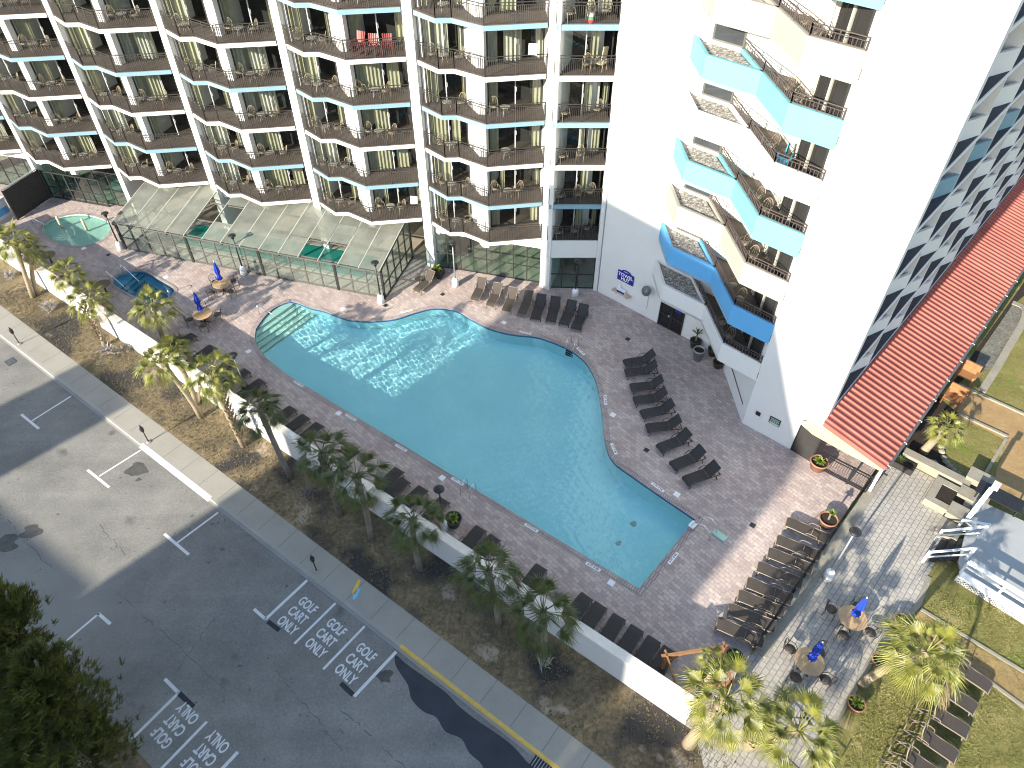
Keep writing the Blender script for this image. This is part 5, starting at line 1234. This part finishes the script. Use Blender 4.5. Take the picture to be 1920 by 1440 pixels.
tag(m.build('white_gate', WHITEM), 'low white gate with crossed braces at the top of the steps', 'gate')
bm_ = thing('slat_bench', 'black slatted bench on the grey deck corner', 'bench', g(1868, 940, ZD), r_)
m = MB()
for i in range(7): m.box((0, -.42 + i * .14, .42), (2.1, .11, .04))
m.build('slats', BLACK, bm_); m = MB()
for s in (-1, 1): m.box((s * .9, 0, .2), (.06, .9, .4))
m.build('legs', BLACK, bm_)
# orange timber seats beyond the canopy
for px, lb in (((1806, 712), 'orange timber garden chair further along the canopy'), ((1782, 756), 'orange timber garden chair nearer the canopy corner')):
    t = thing('timber_chair', lb, 'chair', g(*px), R(-135), 'orange timber garden chairs'); 
    MB().box((0, 0, .42), (.75, .85, .07)).build('seat', WOODO, t); MB().box((-.38, 0, .75), (.1, 1.0, .75)).build('backrest', WOODO, t)
    for s in (-1, 1): MB().box((.0, s * .48, .66), (.85, .16, .06)).build('armrest', WOODO, t)
    for x in (-.35, .38):
        for s in (-1, 1): MB().box((x, s * .46, .32), (.09, .09, .64)).build('leg', WOODO, t)
# orange timber frame on the deck
zf = 1.55; fp = [g(1250, 1229, zf), g(1358, 1213, zf), g(1371, 1279, zf), g(1271, 1294, zf)]
tf = thing('timber_pergola', 'orange timber swing frame at the deck corner behind the wall', 'frame')
for i in range(4):
    a, b = fp[i], fp[(i + 1) % 4]; d = (b - a).normalized() * .22; MB().bar(a - d, b + d, .11 if i % 2 == 0 else .07, .13).build('beam', WOODO, tf)
    MB().box((a.x, a.y, zf / 2 - .04), (.13, .13, zf - .08), .1).build('post', WOODO, tf)
    m = MB(); c_ = sum(fp, Vector()) / 4; e = a.lerp(b, .28); m.bar((a.x, a.y, zf - .7), (e.x, e.y, zf - .05), .07, .09); m.build('brace', WOODO, tf)

# ------------------------------------------------------------------ plants in pots
def rosette(n, l, w_, up=(.5, 1.3), seed=1):
    r = random.Random(seed); m = MB()
    for i in range(n):
        a = i * 2.4 + r.uniform(-.3, .3); e = r.uniform(*up); d = Vector((math.cos(a) * math.cos(e), math.sin(a) * math.cos(e), math.sin(e))); s = Vector((-math.sin(a), math.cos(a), 0)); L_ = l * r.uniform(.7, 1.1)
        p1 = d * L_ * .5; p2 = d * L_ - Vector((0, 0, L_ * .18)); ww = w_ * r.uniform(.7, 1.2); z = Vector((0, 0, .02))
        m.add([s * ww * .3, -s * ww * .3, p1 - s * ww + z, p1 + s * ww + z, p2], [(0, 1, 2, 3), (3, 2, 4)])
    return m
ROS = [rosette(34, .55, .055, (.3, 1.4), 3).mesh('foliage', LEAF), rosette(46, .42, .07, (.2, 1.4), 8).mesh('foliage', LEAF), rosette(24, .7, .04, (.5, 1.4), 4).mesh('foliage', mat('dark_pot_leaf', (0.03, 0.07, 0.015), 0.5, scale=5, col2=(0.12, 0.2, 0.04), translucent=0.2))]
def pot(px, r, h, mt, fol, lb, grp, stalk=0, fs=1.0, cat='potted plant'):
    t = thing('potted_plant', lb, cat, g(*px), random.uniform(0, 6), grp)
    MB().lathe([(r * .68, 0), (r * .95, h * .86), (r, h * .86), (r * 1.02, h), (r * .88, h), (r * .86, h * .86)], 22, cap=True).build('pot', mt, t, True)
    MB().lathe([(.0, h * .87), (r * .87, h * .88)], 18, cap=False).build('soil', SOIL, t)
    if fol is not None:
        f = link('foliage', ROS[fol], t, (0, 0, h * .86 + stalk)); f.scale = (fs, fs, fs)
        if stalk: MB().tube([(0, 0, h * .8), (.03, .02, h * .86 + stalk)], .05, 7).build('stem', BARK, t)
pg_ = 'plant pots around the deck'
pot((851, 983), .42, .55, DPOT, 1, 'large dark pot of leafy green plant behind the wall', pg_)
pot((505, 772), .38, .5, DPOT, 1, 'dark pot with bright leafy plant beside the leaning palm', pg_, 0, .9)
pot((1531, 878), .48, .6, TERRA, 1, 'terracotta pot with yellow green plant beside the metal gate', pg_)
pot((1548, 984), .46, .55, TERRA, 1, 'terracotta pot with a stalky succulent beside the brown loungers', pg_, .5, .7)
pot((1687, 1172), .36, .45, TERRA, 1, 'terracotta pot on the walkway edge, furthest from the big palms', pg_, 0, .7)
pot((1645, 1245), .36, .45, TERRA, 1, 'terracotta pot on the walkway edge beside the leaning palm base', pg_, 0, .65)
pot((1600, 1326), .36, .45, TERRA, 0, 'terracotta pot on the walkway edge, nearest the big palms', pg_, 0, .8)
pot((1372, 1243), .42, .55, DPOT, 1, 'dark pot with yellow green plant beside the timber frame', pg_)
pot((1302, 650), .36, .55, DPOT, 2, 'dark pot with tall spindly plant by the tower door', pg_, .55, .8)
pot((1307, 674), .36, .85, GREYM, None, 'tall grey empty urn in front of the door pots', pg_, 0, 1, 'urn')
pot((1335, 665), .34, .5, DPOT, 2, 'dark pot tucked under the lowest planter balcony', pg_, 0, .8)
pot((1345, 688), .34, .45, DPOT, 2, 'dark pot nearest the tower corner in the balcony shade', pg_, 0, .7)
o = box_planter('wooden_planter', (821, 517), 'square dark timber planter with bushy green plant by the storefront', .06, .6, (.75, .75), R(-17)); f = link('foliage', ROS[1], o, (0, 0, .55)); f.scale = (1.1, 1.1, 1)
f = link('foliage', ROS[2], lp, (-.2, 0, .36)); f.scale = (.6, .6, .6)

# ------------------------------------------------------------------ palms
def palm_crown(seed, n=30, rad=1.0, droop=.55):
    r = random.Random(seed); m = MB(); dry = MB()
    for i in range(n):
        az = i * 2.39996 + r.uniform(-.25, .25); f = (i + .5) / n
        el = lerp(1.25, -.55, f ** .9) + r.uniform(-.12, .12)
        pl_ = rad * r.uniform(.62, 1.0); h = Vector((math.cos(az), math.sin(az), 0)); d = h * math.cos(el) + Vector((0, 0, math.sin(el)))
        tip = d * pl_ - Vector((0, 0, .12 * pl_ * (1 + f))); s = Vector((-math.sin(az), math.cos(az), 0)); up = s.cross(d) * -1
        if up.z < 0: up = -up
        tgt = dry if (f > .9) else m
        tgt.add([s * .018, -s * .018, tip - s * .012, tip + s * .012], [(0, 1, 2, 3)])
        fd = (d + Vector((0, 0, -droop * (.3 + f)))).normalized(); fl_ = rad * r.uniform(.70, .95); k = 24; tw = r.uniform(-.3, .3)
        for j in range(k):
            t = (j + .5) / k * 2 - 1; a = t * 1.25; ax = (fd * math.cos(a) + (s + up * tw) * math.sin(a)).normalized()
            l = fl_ * (1 - .38 * t * t) * r.uniform(.8, 1.08); w_ = .0185 * rad * (1.1 - .3 * abs(t)); sd2 = ax.cross(up).normalized(); lift = up * (.16 * rad * (t * t))
            p1 = tip + ax * l * .5 + lift; p2 = tip + ax * l + lift * 1.1 - Vector((0, 0, l * (.16 + .38 * r.random())))
            fold = up * .014
            tgt.add([tip, p1 - sd2 * w_ - fold, p1 + fold, p1 + sd2 * w_ - fold, p2], [(0, 1, 2), (0, 2, 3), (1, 4, 2), (2, 4, 3)])
    return m, dry
CROWN = []
for sd__ in range(4):
    m, d_ = palm_crown(20 + sd__, 25)
    CROWN.append((m.mesh('crown', FROND), m.mesh('crown', FRONDL), d_.mesh('dry_fronds', DRYF)))
def boots(seed, h, n, r0):
    r = random.Random(seed); m = MB()
    for i in range(n):
        z = h * (.12 + .86 * i / n); a = i * 2.4; d = Vector((math.cos(a), math.sin(a), 0)); s = Vector((-d.y, d.x, 0)); b = d * r0 * .8 + Vector((0, 0, z)); t = b + d * .16 + Vector((0, 0, .26))
        m.add([b - s * .07, b + s * .07, t + s * .03, t - s * .03, b + d * .05 - s * .05 + Vector((0, 0, .02)), b + d * .05 + s * .05 + Vector((0, 0, .02))], [(0, 1, 2, 3), (4, 3, 2, 5), (0, 3, 4), (1, 5, 2)])
    return m
def palm(base, crown, lb, sc_=1.0, spiky=False, sunny=False, i=0, r0=.15, h=None):
    B = g(*base); best = None; hh = 1.0
    if h is None:
        while hh < 9:
            C = g(*crown, hh); d = (v2(C) - v2(B)).length
            if best is None or d < best[0]: best = (d, hh)
            hh += .05
        h = best[1]
    C = g(*crown, h); of = C - B
    t = thing('palm_tree', lb, 'palm', B, 0, 'cabbage palms')
    q = random.uniform(-.12, .12)
    path = [Vector((of.x * f ** 1.4 + q * math.sin(f * 3.1), of.y * f ** 1.4, h * f)) for f in (0, .2, .4, .6, .8, 1)]
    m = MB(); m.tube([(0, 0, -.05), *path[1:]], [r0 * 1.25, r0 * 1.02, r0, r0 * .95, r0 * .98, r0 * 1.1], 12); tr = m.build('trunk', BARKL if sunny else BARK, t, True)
    if spiky: bo = boots(i, h, int(h * 22), r0).build('leaf_boots', DRYF if i % 2 else GREYSH, t); 
    else:
        bo = boots(i, h * 1.0, 26, r0); bo.v = [v for v in bo.v]
        k = int(len(bo.v) / 26); keep = MB()
        for j in range(18, 26): keep.add(bo.v[j * k:(j + 1) * k], [(0, 1, 2, 3), (4, 3, 2, 5), (0, 3, 4), (1, 5, 2)])
        o = keep.build('leaf_boots', DRYF, t); o.location = (of.x * .9, of.y * .9, h * .02)
    cr = CROWN[i % 4]; rz = random.uniform(0, 6.28)
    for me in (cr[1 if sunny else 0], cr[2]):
        o = link('crown' if me is not cr[2] else 'dry_fronds', me, t, path[-1], rz); k = sc_ * .92; o.scale = (k, k, k * random.uniform(.9, 1.05))
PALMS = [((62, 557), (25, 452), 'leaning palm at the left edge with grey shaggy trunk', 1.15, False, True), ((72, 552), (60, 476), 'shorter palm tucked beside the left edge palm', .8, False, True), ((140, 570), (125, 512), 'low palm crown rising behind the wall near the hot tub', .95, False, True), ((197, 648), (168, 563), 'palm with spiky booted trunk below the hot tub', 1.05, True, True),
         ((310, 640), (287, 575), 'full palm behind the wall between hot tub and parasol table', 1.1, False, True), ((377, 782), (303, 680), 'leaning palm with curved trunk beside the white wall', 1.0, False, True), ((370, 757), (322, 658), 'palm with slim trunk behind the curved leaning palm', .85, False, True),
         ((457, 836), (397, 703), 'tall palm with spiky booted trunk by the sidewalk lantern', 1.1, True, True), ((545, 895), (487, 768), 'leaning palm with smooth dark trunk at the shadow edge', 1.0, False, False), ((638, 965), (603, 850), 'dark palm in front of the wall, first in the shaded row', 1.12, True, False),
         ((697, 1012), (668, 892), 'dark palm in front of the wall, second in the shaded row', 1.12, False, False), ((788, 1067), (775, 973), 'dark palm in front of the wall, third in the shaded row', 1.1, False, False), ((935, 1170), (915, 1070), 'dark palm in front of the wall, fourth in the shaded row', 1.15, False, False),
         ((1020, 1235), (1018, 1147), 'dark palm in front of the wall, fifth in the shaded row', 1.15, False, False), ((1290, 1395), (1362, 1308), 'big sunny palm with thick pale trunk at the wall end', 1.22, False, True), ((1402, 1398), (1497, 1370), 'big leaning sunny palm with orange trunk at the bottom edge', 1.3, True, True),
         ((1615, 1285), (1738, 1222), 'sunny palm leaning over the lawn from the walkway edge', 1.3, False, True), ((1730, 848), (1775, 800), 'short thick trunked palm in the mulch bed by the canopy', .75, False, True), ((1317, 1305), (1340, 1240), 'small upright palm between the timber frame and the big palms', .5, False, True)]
for i, (b, c, lb, s, sp_k, su) in enumerate(PALMS):
    palm(b, c, lb, s, sp_k, su, i, .21 if i in (14, 15, 17) else .17 if i == 16 else .14, {14: 4.4, 15: 2.9, 16: 4.0}.get(i))
# dead grey shrubs on the verge
def twigs(seed, n, l):
    r = random.Random(seed); m = MB()
    for i in range(n):
        a = r.uniform(0, 6.28); e = r.uniform(.0, 1.2); d = Vector((math.cos(a) * math.cos(e), math.sin(a) * math.cos(e), math.sin(e))); s = Vector((-math.sin(a), math.cos(a), 0)); L_ = l * r.uniform(.5, 1.1); o = Vector((r.uniform(-.2, .2), r.uniform(-.2, .2), r.uniform(0, .25)))
        m.add([o + s * .02, o - s * .02, o + d * L_ * .6 - s * .03 + Vector((0, 0, .05)), o + d * L_ * .6 + s * .03 + Vector((0, 0, .05)), o + d * L_ - Vector((0, 0, .1 * L_))], [(0, 1, 2, 3), (3, 2, 4)])
    return m
for px, n, l, mt, lb in (((207, 662), 70, .75, GREYSH, 'dead grey spiky shrub at the foot of the booted palm'), ((95, 580), 120, .55, GREYSH, 'dead grey twiggy shrub on the verge at upper left'), ((235, 660), 60, .6, BARK, 'brown dead shrub beside the grey spiky shrub'),
                         ((580, 930), 90, .5, BARK, 'low brown shrub in the shaded verge'), ((20, 520), 110, .5, GREYSH, 'dead grey shrub under the left edge palm'), ((1020, 1245), 24, .6, GREYSH, 'pale fallen fronds at the foot of the fifth shaded palm'), ((440, 712), 80, .6, LEAF, 'green shrub inside the wall left of the lamp post'), ((335, 645), 90, .6, PINEN, 'dark shrub inside the wall behind the curved palm')):
    o = twigs(int(px[0]), n, l).build('dry_shrub', mt); o.location = g(*px); tag(o, lb, 'shrub')

# ------------------------------------------------------------------ pines at bottom left
def pine(base, h, rad, lb, seed, n=900, top=None):
    r = random.Random(seed); B = g(*base, ZR); lean = (g(*top, h) - B) if top else (0, 0); t = thing('pine_tree', lb, 'pine', B, 0, 'pines beside the parking lot')
    tip = Vector((lean[0], lean[1], h)); m = MB(); m.tube([(0, 0, 0), tip * .5 + Vector((.15, .1, 0)), tip], [h * .022, h * .014, .03], 9); br = MB(); cr = MB()
    nb = max(12, n // 26)
    for i in range(nb):
        z = lerp(.16, .98, (i + .5) / nb); a0 = i * 2.4 + r.uniform(-.4, .4); reach = rad * (1.12 - z * .85) * r.uniform(.55, 1.2)
        o = tip * (z * .94); e = tip * z + Vector((math.cos(a0) * reach, math.sin(a0) * reach, reach * .22)); q = o.lerp(e, .5) - Vector((0, 0, .06 * reach)); br.tube([o, q, e], [.05 * (1.1 - z) + .012, .03 * (1.1 - z) + .01, .008], 5)
        for j in range(26):
            f = .25 + .78 * r.random(); sp_r = .10 + .30 * reach / rad * (1.15 - abs(f - .6)); c = o.lerp(e, f) + Vector((r.gauss(0, sp_r * .8), r.gauss(0, sp_r * .8), r.gauss(.05, sp_r * .45)))
            ax = ((e - o).normalized() * .8 + Vector((0, 0, .7))); s_ = r.uniform(.13, .27)
            for k in range(12):
                d = (ax + Vector((r.uniform(-1, 1), r.uniform(-1, 1), r.uniform(-.6, 1)))).normalized(); w_ = d.cross(Vector((r.random(), r.random(), r.random()))).normalized() * .018
                b_ = c + Vector((r.uniform(-.06, .06), r.uniform(-.06, .06), r.uniform(-.06, .06)))
                cr.add([b_ - w_, b_ + w_, b_ + d * s_ * 1.3 + w_ * .4, b_ + d * s_ * 1.3 - w_ * .4], [(0, 1, 2, 3)])
    m.build('trunk', BARK, t, True); br.build('branches', BARK, t); cr.build('crown', PINEN, t)
pine((128, 1470), 8.0, 2.7, 'tall dark pine filling the bottom left corner', 3, 2500, (62, 1235))
pine((40, 1400), 8.5, 2.1, 'pine at the left edge reaching highest above the corner', 8, 1700, (8, 1105))
pine((206, 1418), 3.4, 1.0, 'small pine sapling beside the parking lot edge', 5, 380, (168, 1345))

# ------------------------------------------------------------------ handrails and ladders
def ladder(nm, lb, px, d, cat='pool ladder'):
    p = g(*px); t = thing(nm, lb, cat, (p.x, p.y, .02), d)
    for s in (-1, 1): MB().tube([(-.55, s * .26, 0), (-.5, s * .26, .55), (-.3, s * .26, .72), (0, s * .26, .68), (.14, s * .26, .4), (.14, s * .26, -.75)], .022, 8).build('rail', STEEL, t, True)
    m = MB()
    for z in (-.15, -.42, -.7): m.box((.14, 0, z), (.10, .5, .03))
    m.build('treads', FRAME, t)
PC = sum((p for p in POOL), Vector((0, 0))) / len(POOL)
ladder('pool_ladder', 'steel pool ladder at the upper right curve below the tower door', (1070, 655), ang(g(1070, 655), g(1040, 690)))
ladder('pool_ladder', 'steel pool ladder on the long street side edge', (882, 917), ang(g(882, 917), g(905, 885)))
lf = g(1312, 990); t = thing('pool_lift', 'white pool lift seat and curved rails at the right end', 'pool lift', (lf.x, lf.y, .02), ang(g(1312, 990), g(1285, 970)))
for s in (-1, 1): MB().tube([(-.75, s * .3, 0), (-.65, s * .3, .6), (-.3, s * .3, .8), (.2, s * .3, .55), (.35, s * .3, .1)], .025, 8).build('rail', STEEL, t, True)
MB().box((-.95, -.3, .06), (.7, .35, .1)).build('green_step', mat('pale_green_plastic', (0.35, 0.55, 0.45), 0.5, 0.1, 3), t); MB().box((.3, .2, .15), (.3, .4, .06)).build('white_seat', SIGNW, t)
def handrail(lb, a, b, h=.85):
    A, B = g(*a), g(*b); t = thing('handrail', lb, 'handrail', A, ang(A, B)); l = (v2(B) - v2(A)).length
    MB().tube([(0, 0, 0), (.02, 0, h), (.12, 0, h + .05), (l - .05, 0, h * .35), (l, 0, -.3)], .025, 8).build('rail', STEEL, t, True)
handrail('polished handrail descending the main pool steps', (487, 590), (524, 603))
handrail('polished handrail at the hot tub, right of the pair', (232, 512), (262, 532), .8); handrail('polished handrail at the hot tub, left of the pair', (206, 526), (235, 543), .8)
handrail('white bent rail at the left end of the wading pool', (62, 420), (84, 424), .6)
t = thing('grab_rail', 'steel loop grab rail at the lower end of the hot tub', 'grab rail', (*v2(g(318, 556)), .02), R(40)); MB().tube([(0, -.25, 0), (0, -.25, .5), (0, -.1, .62), (0, .1, .62), (0, .25, .5), (0, .25, 0)], .022, 8).build('rail', STEEL, t, True)
# sidewalk survey paint
for px, mt, lb in (((668, 1101), (0.70, 0.45, 0.08), 'orange survey paint mark on the shaded sidewalk'), ((669, 1114), (0.20, 0.48, 0.62), 'pale blue survey paint streak on the shaded sidewalk')):
    p = g(*px); pts = [(p.x + .16 * math.cos(a) * random.uniform(.5, 1.1) + .1 * math.sin(a), p.y + .38 * math.sin(a) * random.uniform(.7, 1.1)) for a in [i * .63 for i in range(10)]]
    struct('paint_mark', MB().sheet([catmull(pts, 2)], .0165), mat('survey_paint_' + ('orange' if mt[0] > .5 else 'blue'), mt, .8, .2, 6), lb, 'paint mark')
# grass
gr = MB(); rg = random.Random(11)
def tufts(n, fn, h):
    for _ in range(n):
        x, y = fn(); a = rg.uniform(0, 3.14); 
        for k in range(3):
            b = a + k * 1.1; s = Vector((math.cos(b), math.sin(b), 0)) * .022; o = Vector((x + rg.uniform(-.05, .05), y + rg.uniform(-.05, .05), .003)); tp_ = o + Vector((rg.uniform(-.07, .07), rg.uniform(-.07, .07), h * rg.uniform(.5, 1.2)))
            gr.add([o - s, o + s, tp_], [(0, 1, 2)])
def vp():
    s = rg.uniform(-4, 62); t = rg.uniform(.03, .97); a = along(sa, SD, s + 0); b = along(wa, WD, s); q = a.lerp(b, t); return q.x, q.y
tufts(9000, vp, .07)
tag(gr.build('verge_grass', mat('dry_grass_blades', (0.09, 0.085, 0.03), 0.8, scale=.7, col2=(0.30, 0.23, 0.12))), 'short dry grass blades on the turf verge', 'grass', None, 'stuff')
gr = MB(); LP = [v2(g(*p)) for p in ((1760, 1100), (1925, 1160), (1930, 1440), (1580, 1440), (1640, 1250), (1730, 1150))]
def lpnt():
    while True:
        x = rg.uniform(8, 30); y = rg.uniform(4, 20); c = False
        for i in range(len(LP)):
            a, b = LP[i], LP[i - 1]
            if (a.y > y) != (b.y > y) and x < (b.x - a.x) * (y - a.y) / (b.y - a.y) + a.x: c = not c
        if c: return x, y
tufts(7000, lpnt, .06)
tag(gr.build('lawn_grass', mat('lawn_grass_blades', (0.11, 0.12, 0.025), 0.8, scale=.7, col2=(0.31, 0.28, 0.10))), 'short green and straw grass blades on the sunlit lawn', 'grass', None, 'stuff')
